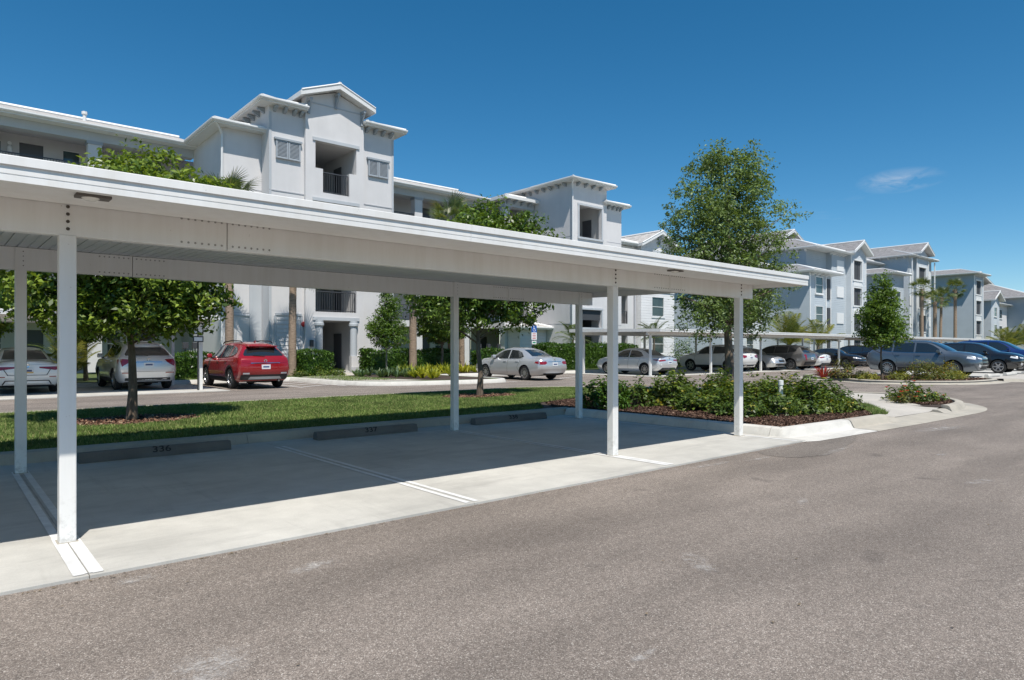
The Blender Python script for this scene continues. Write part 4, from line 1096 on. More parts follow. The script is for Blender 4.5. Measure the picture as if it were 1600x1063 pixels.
hip_roof(A, TX0 - .55, BX0 - .03, TY - .55, 42.2, 13.72, .34)
hip_roof(A, BX1 + .03, TX1 + .5, TY - .55, 42.2, 13.72, .34)
brackets_x(A, [12.95, 13.45, 13.95, 14.3], TY, 13.70); brackets_x(A, [18.1, 18.6, 19.1, 19.6], TY, 13.70); brackets_y(A, [34.1 + k * .7 for k in range(9)], TX0, 13.70)
gable_roof(A, BX0 - .42, BX1 + .42, BY - .52, 41.0, 14.40, 15.20)
gable_knee(A, BX0 + .15, BY, 14.42); gable_knee(A, (BX0 + BX1) / 2, BY, 15.0); gable_knee(A, BX1 - .15, BY, 14.42)
for x, y in ((TX0 + .06, TY - .012), (TX1 - .06, TY - .012)): trim(A, x - .06, y - .01, 0, x + .06, y, 13.4, 'trim_light', 'corner_trim')
b = MB(); b.box(BX0 + .01, 33.9, 13.0, BX1 - .01, 40.8, 14.35); b.build('tower_core', 'stucco_white', A)
# balcony bay and corner block to the right
corridor(A, 31.62, 34.52, 37.6, 41.7, [31.62, 34.0], [(32.4, 33.3)], [], colw=.5)
hip_roof(A, 31.2, 35.0, 37.0, 42, 12.42, .3, gutter=False); brackets_x(A, [31.8, 32.5, 33.2, 33.9], 37.55, 12.40)
holes = [(35.2, 37.6, 9.55, 11.85), (35.2, 37.6, 6.4, 8.7), (35.2, 37.6, 3.0, 4.3), (35.2, 37.6, 1.6, 2.75)]
block_walls(A, 34.56, 38.2, 33.5, 41.7, 0, 13.45, 'stucco_white', holes)
recess(A, 35.0, 37.8, 33.76, 2.6, [9.2, 6.0, 2.9, .3], [12.2, 9.1, 5.8, 2.8])
for h in holes:
    trim(A, h[0] - .16, 33.43, h[3], h[1] + .16, 33.499, h[3] + .14); trim(A, h[0] - .16, 33.41, h[2] - .14, h[1] + .16, 33.498, h[2])
    for x in (h[0] - .14, h[1] + .002): trim(A, x, 33.44, h[2] + .001, x + .14, 33.497, h[3] - .001)
trim(A, 35.22, 33.6, 3.55, 37.58, 33.64, 4.29, 'screen_dark', 'roller_shade')
hip_roof(A, 34.05, 38.6, 32.95, 42.2, 13.45, .34); brackets_y(A, [34.2 + k * .75 for k in range(9)], 34.56, 13.43, .34); brackets_x(A, [35.0, 35.8, 36.6, 37.4], 33.5, 13.43, .34)
q = MB(); q.tube([(34.1, 33.0, 13.5), (34.3, 33.3, 13.2), (34.49, 33.44, 12.9), (34.49, 33.44, .2)], .06, 6); q.build('downspout', 'fascia_white', A)
block_walls(A, 38.21, 40.2, 33.75, 41.7, 0, 12.3, 'stucco_white'); hip_roof(A, 37.9, 40.6, 33.25, 42, 12.3, .3); brackets_x(A, [38.6, 39.1, 39.6, 40.0], 33.75, 12.28, .32)
# small one-storey lean-to with lap siding
block_walls(A, 31.9, 34.5, 36.2, 37.55, 0, 2.85, 'siding_white'); hip_roof(A, 31.5, 34.53, 35.6, 37.58, 2.85, .3)
# three storey end block with its own gable
holes = [(41.2, 43.2, f + .1, f + 2.4) for f in FL[:3]]
block_walls(A, 40.22, 44.2, 35.6, 41.7, 0, 9.9, 'stucco_white', holes)
recess(A, 41.0, 43.4, 35.86, 2.6, [f + .02 for f in FL[:3]], [f + 2.5 for f in FL[:3]], False)
for f in FL[1:3]: railing(A, (41.22, 35.66), (43.18, 35.66), f + .1, f + 1.1)
block_walls(A, 44.21, 48.75, 35.0, 41.7, 0, 9.95, 'siding_white', [(45.7, 47.3, f + .8, f + 2.4) for f in FL[:3]])
b = MB(); b.poly([(44.21, 35.0, 9.95), (48.75, 35.0, 9.95), (46.48, 35.0, 11.15)]); b.build('gable_wall', 'stucco_white', A)
for f in FL[:3]: window(A, 45.72, 47.28, f + .82, f + 2.38, 35.05)
for z in (3.05, 6.2): trim(A, 44.2, 34.94, z, 48.76, 34.999, z + .18, 'fascia_white', 'belt_course')
trim(A, 45.7, 34.95, 9.55, 47.3, 34.999, 9.75, 'trim_light', 'gable_vent')
gable_roof(A, 43.75, 49.2, 34.5, 42.0, 9.9, 11.15); gable_knee(A, 46.48, 35.0, 10.98)
hip_roof(A, 39.9, 44.3, 35.05, 42.2, 9.95, .3)
trim(A, 43.95, 35.45, 0, 44.12, 35.598, 9.7, 'stucco_grey', 'downspout')

# ---- far buildings of the row on the right: blue lap siding
def far_holes(x0, x1, floors, lo=.2, hi=2.4): return [(x0, x1, f + lo, f + hi) for f in floors]
def screened(root, holes, y, panels=True):
    for h in holes:
        q = MB(); q.box(h[0] + .01, y + .16, h[2] + .01, h[1] - .01, y + .2, h[3] - .01); s = q.build('porch_screen', 'screen_dark', root)
        q = MB()
        for k in (1 / 3, 2 / 3):
            xx = h[0] + (h[1] - h[0]) * k; q.box(xx - .03, y + .12, h[2] + .01, xx + .03, y + .159, h[3] - .01)
        q.build('screen_mullion', 'rail_metal', s)
        trim(root, h[0] - .2, y - .08, h[3], h[1] + .2, y - .001, h[3] + .2, 'fascia_white'); trim(root, h[0] - .2, y - .08, h[2] - .18, h[1] + .2, y - .0012, h[2], 'fascia_white')
        for x in (h[0] - .2, h[1] + .002): trim(root, x, y - .07, h[2] + .001, x + .198, y - .0014, h[3] - .001, 'fascia_white')
        if panels and h[2] > 2: trim(root, h[0] + .05, y - .05, h[2] - .95, h[1] - .05, y - .001, h[2] - .3, 'fascia_white', 'panel')
FC = [.3, 3.25, 6.2, 9.15]
C = thing('apartment_building', 'blue grey lap sided apartment block with white porches behind the spreading oak', 'building', (75, 37, 0), 0, 'blue sided apartment blocks')
block_walls(C, 58.0, 65.5, 36.0, 46, 0, 10.0, 'siding_pale')
for z in (3.0, 6.0, 9.0): trim(C, 58, 35.93, z, 65.5, 35.999, z + .3, 'fascia_white', 'belt_course')
for f in FC[:3]: window(C, 62.3, 63.6, f + .8, f + 2.3, 35.94)
hip_roof(C, 57.4, 66, 35.4, 47, 10.0, .35, 'roof_grey')
block_walls(C, 65.5, 70.2, 31.0, 46, 0, 9.05, 'siding_blue')
for f in FC[:3]: window(C, 66.75, 68.25, f + .85, f + 2.45, 30.94)
for f in FC[:3]: trim(C, 69.3, 30.9, f + .3, 69.9, 30.999, f + 2.4, 'screen_dark', 'porch_screen')
for x in (65.5, 69.0, 70.05): trim(C, x, 30.93, 0, x + .16, 30.999, 9.0, 'fascia_white', 'corner_trim')
hip_roof(C, 64.9, 71.5, 30.3, 38, 9.05, .3, 'roof_grey'); brackets_x(C, [66, 67, 68, 69], 31.0, 9.03, .5, 'fascia_white')
block_walls(C, 75.0, 78.6, 33.0, 46, 0, 12.1, 'siding_blue')
block_walls(C, 70.2, 75.0, 33.6, 46, 0, 12.1, 'siding_blue')
for f in FC[:4]: trim(C, 76.2, 32.92, f + 1.0, 77.9, 32.999, f + 2.2, 'fascia_white', 'panel')
hip_roof(C, 69.8, 79.0, 32.3, 46.6, 12.1, .36, 'roof_grey'); brackets_x(C, [74.6 + k * .8 for k in range(5)], 33.0, 12.08, .5, 'fascia_white'); brackets_y(C, [33.6 + k * .9 for k in range(10)], 70.2, 12.08, .3, 'fascia_white')
hs = far_holes(79.3, 81.5, FC)
block_walls(C, 78.6, 82.7, 32.45, 46, 0, 12.35, 'siding_pale', hs); screened(C, hs, 32.45)
b = MB(); b.poly([(78.6, 32.45, 12.35), (82.7, 32.45, 12.35), (80.65, 32.45, 13.55)]); b.build('gable_wall', 'siding_pale', C)
gable_roof(C, 78.1, 83.2, 31.8, 44, 12.25, 13.6, 'roof_grey'); gable_knee(C, 80.65, 32.45, 13.4, 'fascia_white')
for x in (78.6, 82.5): trim(C, x, 32.38, 0, x + .2, 32.449, 12.2, 'fascia_white', 'corner_trim')
gable_roof(C, 72.5, 80.5, 38.0, 50, 13.4, 15.2, 'roof_grey')
D = thing('apartment_building', 'tall blue grey apartment block with gable behind the palm trunks', 'building', (100, 37, 0), 0, 'blue sided apartment blocks')
block_walls(D, 82.9, 97.7, 36.5, 48, 0, 12.8, 'siding_blue'); hip_roof(D, 82.3, 98.2, 35.9, 48.6, 12.8, .36, 'roof_grey')
block_walls(D, 89.4, 93.2, 32.0, 46, 0, 10.7, 'siding_blue')
hip_roof(D, 88.8, 93.8, 31.3, 40, 10.7, .3, 'roof_grey')
for f in FC[:3]: window(D, 90.6, 92, f + .85, f + 2.4, 31.94)
for f in FC: trim(D, 98.1, 32.93, f + 1.0, 99.3, 32.999, f + 2.3, 'fascia_white', 'panel')
block_walls(D, 97.7, 99.6, 33.0, 46, 0, 13.7, 'siding_pale')
FD = [.3, 3.55, 6.8, 10.05]
hs = far_holes(100.3, 103.0, FD)
block_walls(D, 99.6, 103.75, 32.6, 46, 0, 14.2, 'siding_pale', hs); screened(D, hs, 32.6)
b = MB(); b.poly([(99.6, 32.6, 14.2), (103.75, 32.6, 14.2), (101.68, 32.6, 15.4)]); b.build('gable_wall', 'siding_pale', D)
block_walls(D, 103.75, 106.5, 33.0, 46, 0, 13.7, 'siding_pale')
for f in FD: trim(D, 104.3, 32.93, f + 1.0, 106.0, 32.999, f + 2.3, 'fascia_white', 'panel')
hip_roof(D, 97.1, 107.1, 32.3, 46.6, 13.7, .34, 'roof_grey'); gable_roof(D, 99.1, 104.3, 31.9, 45, 14.15, 15.5, 'roof_grey'); brackets_y(D, [33.4 + k for k in range(9)], 97.7, 13.68, .4, 'fascia_white')
for x in (97.7, 99.45, 103.75, 106.3): trim(D, x, 32.5, 0, x + .2, 32.599, 13.5, 'fascia_white', 'corner_trim')
block_walls(D, 106.5, 112, 36, 46, 0, 12.6, 'siding_blue', far_holes(107.5, 111, FD, .2, 2.6)); hip_roof(D, 106.6, 112.6, 35.4, 46.6, 12.6, .3, 'roof_grey')
screened(D, far_holes(107.5, 111, FD, .2, 2.6), 36.0, False)
E_ = thing('apartment_building', 'blue grey apartment end block with one wide blank lap sided wall', 'building', (128, 40, 0), 0, 'blue sided apartment blocks')
hs = far_holes(127.0, 130.0, FD[1:4:2] + [FD[2]])
hs = far_holes(127.1, 129.9, [FD[0], FD[1], FD[2], FD[3]])
block_walls(E_, 126.1, 131.0, 33.0, 49, 0, 13.4, 'siding_blue', hs); screened(E_, hs, 33.0)
hip_roof(E_, 125.2, 131.9, 32.2, 49.9, 13.4, .3, 'roof_grey'); brackets_x(E_, [126.6 + k for k in range(5)], 33.0, 13.38, .6, 'fascia_white')
for x in (126.05, 130.8): trim(E_, x, 32.93, 0, x + .22, 32.999, 13.2, 'fascia_white', 'corner_trim')
F_ = thing('apartment_building', 'most distant pale apartment block with small gable at the right edge', 'building', (150, 40, 0), 0, 'blue sided apartment blocks')
hs = far_holes(137.3, 138.8, FC[:3], .8, 2.3)
block_walls(F_, 135.6, 140.5, 33.0, 46, 0, 9.7, 'siding_pale', hs); [window(F_, h[0], h[1], h[2], h[3], 32.98) for h in hs]
b = MB(); b.poly([(135.6, 33, 9.7), (140.5, 33, 9.7), (138.05, 33, 11.0)]); b.build('gable_wall', 'siding_pale', F_)
gable_roof(F_, 135.0, 141.1, 32.3, 46, 9.6, 11.1, 'roof_grey')
hs = far_holes(146, 148.5, FC[:3], .8, 2.3)
block_walls(F_, 140.5, 152, 34.5, 48, 0, 9.4, 'stucco_white', hs); [window(F_, h[0], h[1], h[2], h[3], 34.48) for h in hs]; hip_roof(F_, 140, 153, 33.7, 49, 9.4, .3, 'roof_grey')
block_walls(F_, 152, 172, 31, 48, 0, 10.8, 'siding_blue', far_holes(155, 158, FC[:3])); hip_roof(F_, 151, 173, 30, 49, 10.8, .36, 'roof_grey')
gable_roof(F_, 140, 175, 40, 60, 12.5, 16.5, 'roof_grey')

# ------------------------------------------------------------------ vegetation
def leaf_quads(C, rng, size, aspect=0.5, up=0.5, out=None, fold=0.18):
    """one pointed leaf of two folded halves per centre"""
    N = len(C)
    nrm = rng.normal(0, 1, (N, 3)); nrm[:, 2] += up * 2.2
    if out is not None: nrm += out * 1.2
    nrm /= np.linalg.norm(nrm, axis=1, keepdims=True)
    t = rng.normal(0, 1, (N, 3)); t -= nrm * (t * nrm).sum(1, keepdims=True); t /= np.linalg.norm(t, axis=1, keepdims=True)
    s = np.cross(nrm, t)
    L = (size * rng.uniform(.65, 1.25, N))[:, None]; W = L * aspect
    V = np.zeros((N, 4, 3))
    V[:, 0] = C - t * L * .5; V[:, 2] = C + t * L * .5 - nrm * L * .12
    V[:, 1] = C + s * W * .5 + t * L * .05 + nrm * L * fold * .5; V[:, 3] = C - s * W * .5 + t * L * .05 + nrm * L * fold * .5
    return V.reshape(-1, 3)
def leaf_mesh(name, C, rng, size, mat, aspect=.5, up=.5, out=None):
    V = leaf_quads(C, rng, size, aspect, up, out)
    return np_mesh(name, V, np.arange(len(V)).reshape(-1, 4), mat)
def tree_meshes(seed, h_fork, r0, lobes, n_clu, per, leaf, mat, bark, clu_r=.28, aspect=.5, lean=(0, 0), n_limb=26, top=None, fill=2.4, wob=.05, main=True):
    rng = np.random.default_rng(seed); rr = random.Random(seed)
    w = np.array([l[3] * l[4] * l[5] for l in lobes]); w = w ** .8; w /= w.sum()
    k = rng.choice(len(lobes), n_clu, p=w); Lb = np.array(lobes)[k]
    d = rng.normal(0, 1, (n_clu, 3)); d /= np.linalg.norm(d, axis=1, keepdims=True)
    rad = rng.uniform(0, 1, n_clu) ** (1 / fill)
    rad *= 1 + .13 * np.sin(d[:, 0] * 5 + seed) * np.cos(d[:, 1] * 4 + d[:, 2] * 5)
    C = Lb[:, :3] + d * rad[:, None] * Lb[:, 3:6]
    # leaves round each twig end
    kk = rng.integers(int(per * .6), int(per * 1.4) + 1, n_clu)
    idx = np.repeat(np.arange(n_clu), kk)
    off = rng.normal(0, 1, (len(idx), 3)); off /= np.linalg.norm(off, axis=1, keepdims=True)
    off *= (rng.uniform(0, 1, len(idx)) ** .5 * clu_r)[:, None] * rng.uniform(.5, 1.45, n_clu)[idx][:, None]; off[:, 2] *= .7
    P = C[idx] + off
    crown = leaf_mesh('crown', P, rng, leaf, mat, aspect, .45, d[idx] * .6)
    b = MB(); zt = top or max(l[2] for l in lobes)
    pts = []; n = 9
    for i in range(n):
        t = i / (n - 1); z = zt * t
        pts.append((lean[0] * t + rr.uniform(-wob, wob) * (t > 0), lean[1] * t + rr.uniform(-wob, wob) * (t > 0), z))
    def rad_at(z): return max(.012, r0 * (1 - .35 * min(1, z / h_fork)) if z < h_fork else r0 * .65 * max(.05, 1 - (z - h_fork) / max(.1, zt - h_fork)))
    b.tube([(pts[0][0], pts[0][1], -.05)] + [(p[0], p[1], p[2]) for p in pts[1:]], [r0 * 1.22] + [rad_at(p[2]) for p in pts[1:]], 9)
    tr = lambda z: Vector((np.interp(z, [p[2] for p in pts], [p[0] for p in pts]), np.interp(z, [p[2] for p in pts], [p[1] for p in pts]), z))
    order = np.argsort(-rad * rng.uniform(.6, 1, n_clu))[:n_limb]
    for j in order:
        e = Vector(C[j]); hz = math.hypot(e.x, e.y)
        zs = min(max(h_fork * rr.uniform(.92, 1.1), e.z - hz * rr.uniform(.55, 1.0)), zt * .92)
        a = tr(zs); m1 = a.lerp(e, .4) + Vector((rr.uniform(-.1, .1), rr.uniform(-.1, .1), rr.uniform(.0, .12) * (e - a).length)); m2 = a.lerp(e, .72) + Vector((rr.uniform(-.1, .1), rr.uniform(-.1, .1), rr.uniform(-.02, .1)))
        ra = rad_at(zs) * rr.uniform(.28, .46)
        b.tube([a, m1, m2, e], [ra, ra * .62, ra * .36, .006], 6, cap=False)
        for q in range(3):
            c2 = Vector(C[rng.integers(0, n_clu)])
            if (c2 - m1).length < 1.0: b.tube([m1, m1.lerp(c2, .5) + Vector((0, 0, .05)), c2], [ra * .4, ra * .22, .005], 5, cap=False)
    return crown, b.mesh('trunk', bark, smooth=True, sharp=60)
def plant_tree(name, label, loc, meshes, rotz=0, scale=1.0, group=None):
    t = thing(name, label, 'tree', loc, rotz, group); t.scale = (scale,) * 3
    link('trunk', meshes[1], t); link('crown', meshes[0], t)
    return t
# the two round lawn trees
lob1 = [(-.1, .05, 3.25, 1.65, 1.5, 1.35), (-1.05, .2, 2.35, 1.1, 1.0, .8), (.8, -.1, 2.4, 1.0, .95, .8), (0, -.3, 2.0, 1.15, .9, .5), (.35, -.2, 4.45, .75, .7, .65), (.9, -.6, 4.0, .75, .7, .6), (-.35, .35, 4.25, .65, .65, .5), (-.5, -.5, 3.9, .9, .8, .7), (.6, .2, 3.95, .8, .8, .6), (-1.6, .2, 3.2, .9, .8, .65)]
tm1 = tree_meshes(7, 1.45, .088, lob1, 1350, 26, .125, 'leaf_lawn_tree', 'bark', .27, .46, n_limb=38, top=4.8)
plant_tree('lawn_tree', 'round leafy lawn tree in front of the silver crossover', (*TREE1, .13), tm1, 0, 1.0, 'round trees on the lawn')
lob2 = [(0, 0, 3.5, 1.6, 1.5, 1.25), (-.95, .2, 2.7, 1.1, 1.0, .9), (1.0, -.1, 2.6, 1.1, 1.0, .85), (0, -.3, 2.3, 1.0, .9, .5), (.35, .1, 4.7, .85, .8, .75), (1.0, -.6, 4.45, .7, .7, .55), (1.5, -1.0, 3.9, .6, .6, .5), (-.45, -.2, 4.3, .8, .8, .6), (.75, .0, 4.2, .8, .75, .55), (-1.2, 0, 3.4, .7, .7, .55)]
tm2 = tree_meshes(12, 1.5, .085, lob2, 1150, 25, .125, 'leaf_lawn_tree', 'bark', .28, .46, n_limb=30, top=4.9)
plant_tree('lawn_tree', 'round leafy lawn tree beyond the middle carport post', (*TREE2, .13), tm2, 0, 1.02, 'round trees on the lawn')
# the spreading oak in the bed
lobO = [(0, 0, 4.7, 2.1, 2.0, 1.5), (-.9, .2, 3.6, 1.5, 1.4, 1.0), (1.1, -.1, 3.3, 1.5, 1.4, .95), (0, 0, 6.2, 1.45, 1.4, 1.2), (.9, .1, 5.5, 1.15, 1.1, .9), (-1.1, 0, 5.1, 1.05, 1.0, .8), (.2, 0, 6.75, .7, .7, .5), (1.5, 0, 4.4, .9, .9, .65), (-1.6, .1, 4.2, .8, .8, .55), (1.1, 0, 6.5, .6, .6, .45), (-.75, .1, 6.7, .6, .6, .45), (1.25, .2, 2.35, 1.35, 1.2, .8), (-1.2, -.2, 2.35, 1.35, 1.2, .8), (0, 0, 2.6, 1.5, 1.4, .7), (2.0, 0, 5.2, .4, .4, .3), (-1.9, 0, 5.7, .4, .4, .3), (1.7, 0, 6.2, .35, .35, .25), (-2.1, 0, 4.9, .4, .4, .25), (2.2, 0, 3.8, .45, .45, .35)]
tmO = tree_meshes(23, 2.2, .15, lobO, 2150, 20, .10, 'leaf_oak', 'bark', .23, .42, n_limb=80, top=6.9, fill=2.1)
plant_tree('oak_tree', 'large spreading oak with small leaves rising above the carport end', (17.5, 10.7, .12), tmO)
# slender trees
lobS = [(0, 0, 2.5, .8, .8, .75), (0, 0, 1.75, .95, .95, .5), (.1, 0, 3.3, .55, .55, .55), (-.1, 0, 3.9, .35, .35, .4), (.35, .1, 2.1, .7, .7, .4), (-.4, 0, 2.2, .6, .6, .4)]
tmS = tree_meshes(31, 1.2, .05, lobS, 520, 20, .11, 'leaf_fresh', 'bark_pale', .22, .45, n_limb=36, top=4.0)
plant_tree('sapling', 'slender light green young tree right of the building entrance', (16.75, 28.9, .16), tmS, 0, 1.05)
lobT = [(0, 0, 2.6, 1.0, 1.0, .9), (0, 0, 1.9, 1.1, 1.1, .5), (.1, 0, 3.5, .75, .75, .75), (.0, 0, 4.3, .42, .42, .5), (.5, .1, 2.3, .7, .7, .5), (-.5, 0, 2.9, .65, .65, .5)]
tmT = tree_meshes(35, 1.2, .055, lobT, 700, 22, .125, 'leaf_fresh', 'bark', .26, .45, n_limb=36, top=4.5)
plant_tree('sapling', 'slender green tree on the island in front of the steel blue crossover', (31.3, 11.6, .1), tmT, 0, .99)
lobU = [(0, 0, 2.8, 1.6, 1.5, 1.2), (-.8, 0, 3.6, .9, .9, .7), (.8, 0, 3.4, .9, .9, .7)]
tmU = tree_meshes(37, 1.5, .09, lobU, 800, 22, .15, 'leaf_lawn_tree', 'bark', .3, .46, n_limb=22, top=4.2)
plant_tree('garden_tree', 'dense green tree by the gallery behind the farther lawn tree', (21.2, 30.6, .15), tmU, 0, 1.0)
plant_tree('garden_tree', 'dark leafy tree behind the white sedan at far left', (1.2, 31.6, .15), tmU, 1.3, 1.05)
plant_tree('garden_tree', 'dark leafy tree at the gallery between white sedan and silver crossover', (4.6, 31.9, .15), tmU, 2.6, .95)

# ---- palms
def fan_frond(seed, petiole=.95, blade=.8, n=26, mat='leaf_palm'):
    """fan leaf growing along +X from the origin, drooping"""
    rng = random.Random(seed); b = MB()
    b.tube([(0, 0, 0), (petiole * .5, 0, .05), (petiole, 0, .02)], [.02, .014, .01], 5)
    for i in range(n):
        a = R(-118 + 236 * i / (n - 1)); L = blade * (1 - .25 * abs(a) / R(118)) * rng.uniform(.88, 1.05); w = .022
        dx, dy = math.cos(a), math.sin(a); px, py = -dy, dx
        pts = []
        for t, ww, dz in ((.04, .5, 0), (.5, 1.0, .03), (1.0, .08, -.22 * rng.uniform(.6, 1.5))):
            cx, cy, cz = petiole + dx * L * t, dy * L * t, .02 + dz * L + .05 * math.cos(a) * t
            pts.append(((cx - px * w * ww, cy - py * w * ww, cz), (cx + px * w * ww, cy + py * w * ww, cz)))
        for (p, q), (r, s) in zip(pts[:-1], pts[1:]): b.poly([p, q, s, r])
    return b.mesh('frond', mat)
def feather_frond(seed, L=1.7, n=24, leaf=.42, mat='leaf_palm', droop=.9):
    rng = random.Random(seed); b = MB(); pts = []
    for i in range(9):
        t = i / 8; pts.append((L * (t - .12 * t * t), 0, L * (.30 * t - droop * .55 * t * t)))
    b.tube(pts, [.018 * (1 - .8 * i / 8) for i in range(9)], 5)
    for i in range(n):
        t = .12 + .88 * i / (n - 1); k = t * 8; j = min(7, int(k)); f = k - j
        p = Vector(pts[j]).lerp(Vector(pts[j + 1]), f); l = leaf * math.sin(math.pi * min(1, .15 + t * .85)) ** .6 * rng.uniform(.85, 1.1) + .06
        for s in (-1, 1):
            d = Vector((.55, s, .16)).normalized(); w = Vector((.016, 0, .006))
            m = p + d * l * .55; e = p + d * l + Vector((0, 0, -.22 * l))
            b.poly([p - w * .5, p + w * .5, m + w, m - w]); b.poly([m - w, m + w, e])
    return b.mesh('frond', mat)
FANS = [fan_frond(s) for s in (1, 2, 3)]
FEATH = [feather_frond(s) for s in (4, 5)]
ARECA = [feather_frond(s, 1.9, 26, .45, 'leaf_areca', .7) for s in (6, 7)]
def palm(label, loc, h, r=.16, n=22, fans=FANS, scale=1.0, seed=1, group=None, name='palm_tree', trunk_mat='palm_bark', lo=-50, hi=80, lean=(0, 0), boots=True):
    t = thing(name, label, 'palm', loc, 0, group); rr = random.Random(seed)
    pts, rad = [], []; n_s = max(4, int(h / .22))
    for i in range(n_s + 1):
        k = i / n_s; pts.append((lean[0] * k * k, lean[1] * k * k, h * k - .05 * (i == 0))); rad.append(r * (1.12 - .22 * k + (.03 if i % 2 else 0)) * (1.18 if i == 0 else 1))
    b = MB(); b.tube(pts, rad, 10); tr = b.build('trunk', trunk_mat, t, smooth=True, world=False, sharp=70)
    if boots:
        q = MB()
        for i in range(14):
            a = rr.uniform(0, 6.28); z = h - rr.uniform(.05, .5); c = Vector((lean[0], lean[1], z)); d = Vector((math.cos(a), math.sin(a), 0))
            q.bar(c + d * r * .9, c + d * (r + .13) + Vector((0, 0, .16)), .05, .02)
        q.build('boots', trunk_mat, tr, world=False)
    for i in range(n):
        a = i * 2.399 + rr.uniform(-.25, .25); el = R(hi - (hi - lo) * (i + .5) / n + rr.uniform(-8, 8))
        link('frond', fans[i % len(fans)], t, (lean[0] + math.cos(a) * r * .6, lean[1] + math.sin(a) * r * .6, h - .02 + .1 * (i < n / 2)), (rr.uniform(-.4, .4), -el, a), (scale * rr.uniform(.85, 1.1),) * 3)
    return t
palm('tall palm with rough trunk directly behind the red crossover', (9.95, 31.0, .15), 7.6, .17, 24, seed=2, group='palms by the tower')
palm('palm with rough trunk at the right flank of the red crossover', (12.85, 31.0, .15), 5.3, .17, 24, seed=3, group='palms by the tower', lean=(.05, 0))
palm('palm with rough trunk right of the slender young tree by the entrance', (19.2, 30.4, .15), 5.6, .19, 22, seed=4, group='palms by the tower')
palm('palm standing behind the farther lawn tree', (22.3, 31.3, .15), 8.3, .17, 24, seed=5, group='palms by the tower', scale=1.1)
palm('palm trunk close to the gallery beside the farther lawn tree', (23.6, 32.0, .15), 5.0, .16, 20, seed=6, group='palms by the tower')
palm('small feathery palm against the corner block left of the near carport post', (31.8, 30.8, .15), 1.9, .06, 14, FEATH, .95, 7, 'small feathery palms', 'small_palm', 'bark', -20, 75, boots=False)
palm('small feathery palm behind the silver compact sedan', (41.2, 31.4, .15), 2.1, .06, 14, FEATH, 1.1, 8, 'small feathery palms', 'small_palm', 'bark', -20, 75, boots=False)
palm('small feathery palm left of the white sedan', (.6, 30.3, .15), 2.0, .05, 9, ARECA, .7, 9, 'small feathery palms', 'small_palm', 'bark_pale', 0, 80, boots=False)
palm('small feathery palm rising over the white sedan trunk lid', (3.6, 31.0, .15), .9, .05, 12, FEATH, .8, 19, 'small feathery palms', 'small_palm', 'bark_pale', -10, 70, boots=False)
palm('yellowish areca palm between white sedan and silver crossover', (4.0, 30.4, .15), .35, .07, 12, ARECA, .75, 10, None, 'areca_palm', 'bark_pale', 25, 85, boots=False)
palm('large yellowish areca palm clump over the long far carport', (57.0, 28.8, .15), 1.6, .12, 22, ARECA, 1.75, 11, None, 'areca_palm', 'bark_pale', 15, 88, boots=False)
palm('dry yellow areca palm right of the large areca clump', (62.6, 28.8, .15), 1.6, .12, 16, ARECA, 1.5, 12, None, 'areca_palm', 'bark_pale', 5, 85, boots=False)
palm('tall thin palm leftmost of the four palms at far right', (95.0, 30.5, .15), 8.9, .2, 26, seed=13, group='tall palms at far right', scale=1.0)
palm('shorter thin palm, second from left of the four at far right', (99.8, 30.5, .15), 7.5, .24, 24, seed=14, group='tall palms at far right', scale=1.05)
palm('thin leaning palm, third from left of the four at far right', (102.6, 30.7, .15), 8.2, .17, 22, seed=15, group='tall palms at far right', scale=.95, lean=(.5, 0))
palm('tall double headed palm rightmost of the four at far right', (108.0, 30.5, .15), 9.6, .21, 30, seed=16, group='tall palms at far right', scale=1.0, lo=-75)
for i, (x, y, s) in enumerate(((128.5, 29.5, 1.5), (133.5, 29.5, 1.7), (139.5, 29.0, 1.9), (146, 29, 2.0))):
    palm(['pale bushy palm below the blank sided block', 'bushy palm below the distant small gable', 'bushy palm right of the distant small gable', 'bushy palm at the right picture edge'][i], (x, y, .15), 1.6, .12, 16, ARECA if i % 2 == 0 else FEATH, s * 1.25, 30 + i, 'bushy palms at far right', 'bushy_palm', 'bark_pale', 5, 85, boots=False)

# ---- hedges
def hedge(label, x0, x1, y0, y1, h, dens=900, leaf=.11, mat='leaf_hedge', seed=1, z=.15):
    t = thing('hedge', label, 'hedge', ((x0 + x1) / 2, (y0 + y1) / 2, z), 0, 'clipped hedges along the building')
    rng = np.random.default_rng(seed); w, d = x1 - x0, y1 - y0; N = int((w * d + 2 * w * h + 2 * d * h) * dens * .75)
    P = rng.uniform(-.5, .5, (N, 3)); ax = rng.integers(0, 3, N); sgn = rng.choice([-.5, .5], N); k = rng.random(N) < .85
    for a in range(3): P[k & (ax == a), a] = sgn[k & (ax == a)]
    P = P * np.array([w, d, h]) + np.array([0, 0, h / 2]) + rng.normal(0, .045, (N, 3))
    P[:, 2] += .06 * np.sin(P[:, 0] * 2.7 + seed) ; P = P[P[:, 2] > .02]
    link('foliage', leaf_mesh('foliage', P, rng, leaf, mat, .5, .4), t)
    b = MB(); rr = random.Random(seed)
    for i in range(int(w / .3)):
        x = -w / 2 + .15 + i * .3; b.tube([(x, rr.uniform(-.1, .1), -.02), (x + rr.uniform(-.1, .1), 0, h * .5), (x + rr.uniform(-.15, .15), rr.uniform(-.2, .2), h * .85)], [.02, .014, .006], 5)
    b.build('stems', 'bark', t, world=False)
    c = MB(); c.box(-w / 2 + .12, -d / 2 + .12, .05, w / 2 - .12, d / 2 - .12, h - .14); c.build('light_block_core', 'leaf_hedge', t, world=False)  # solid core box added inside the hedge to block light between the leaves
    return t
hedge('clipped green hedge between silver crossover and red crossover', 7.3, 9.3, 30.7, 31.6, 1.05, seed=1)
hedge('clipped green hedge right of the red crossover beside the entrance', 13.1, 14.75, 30.6, 31.5, 1.15, seed=2)
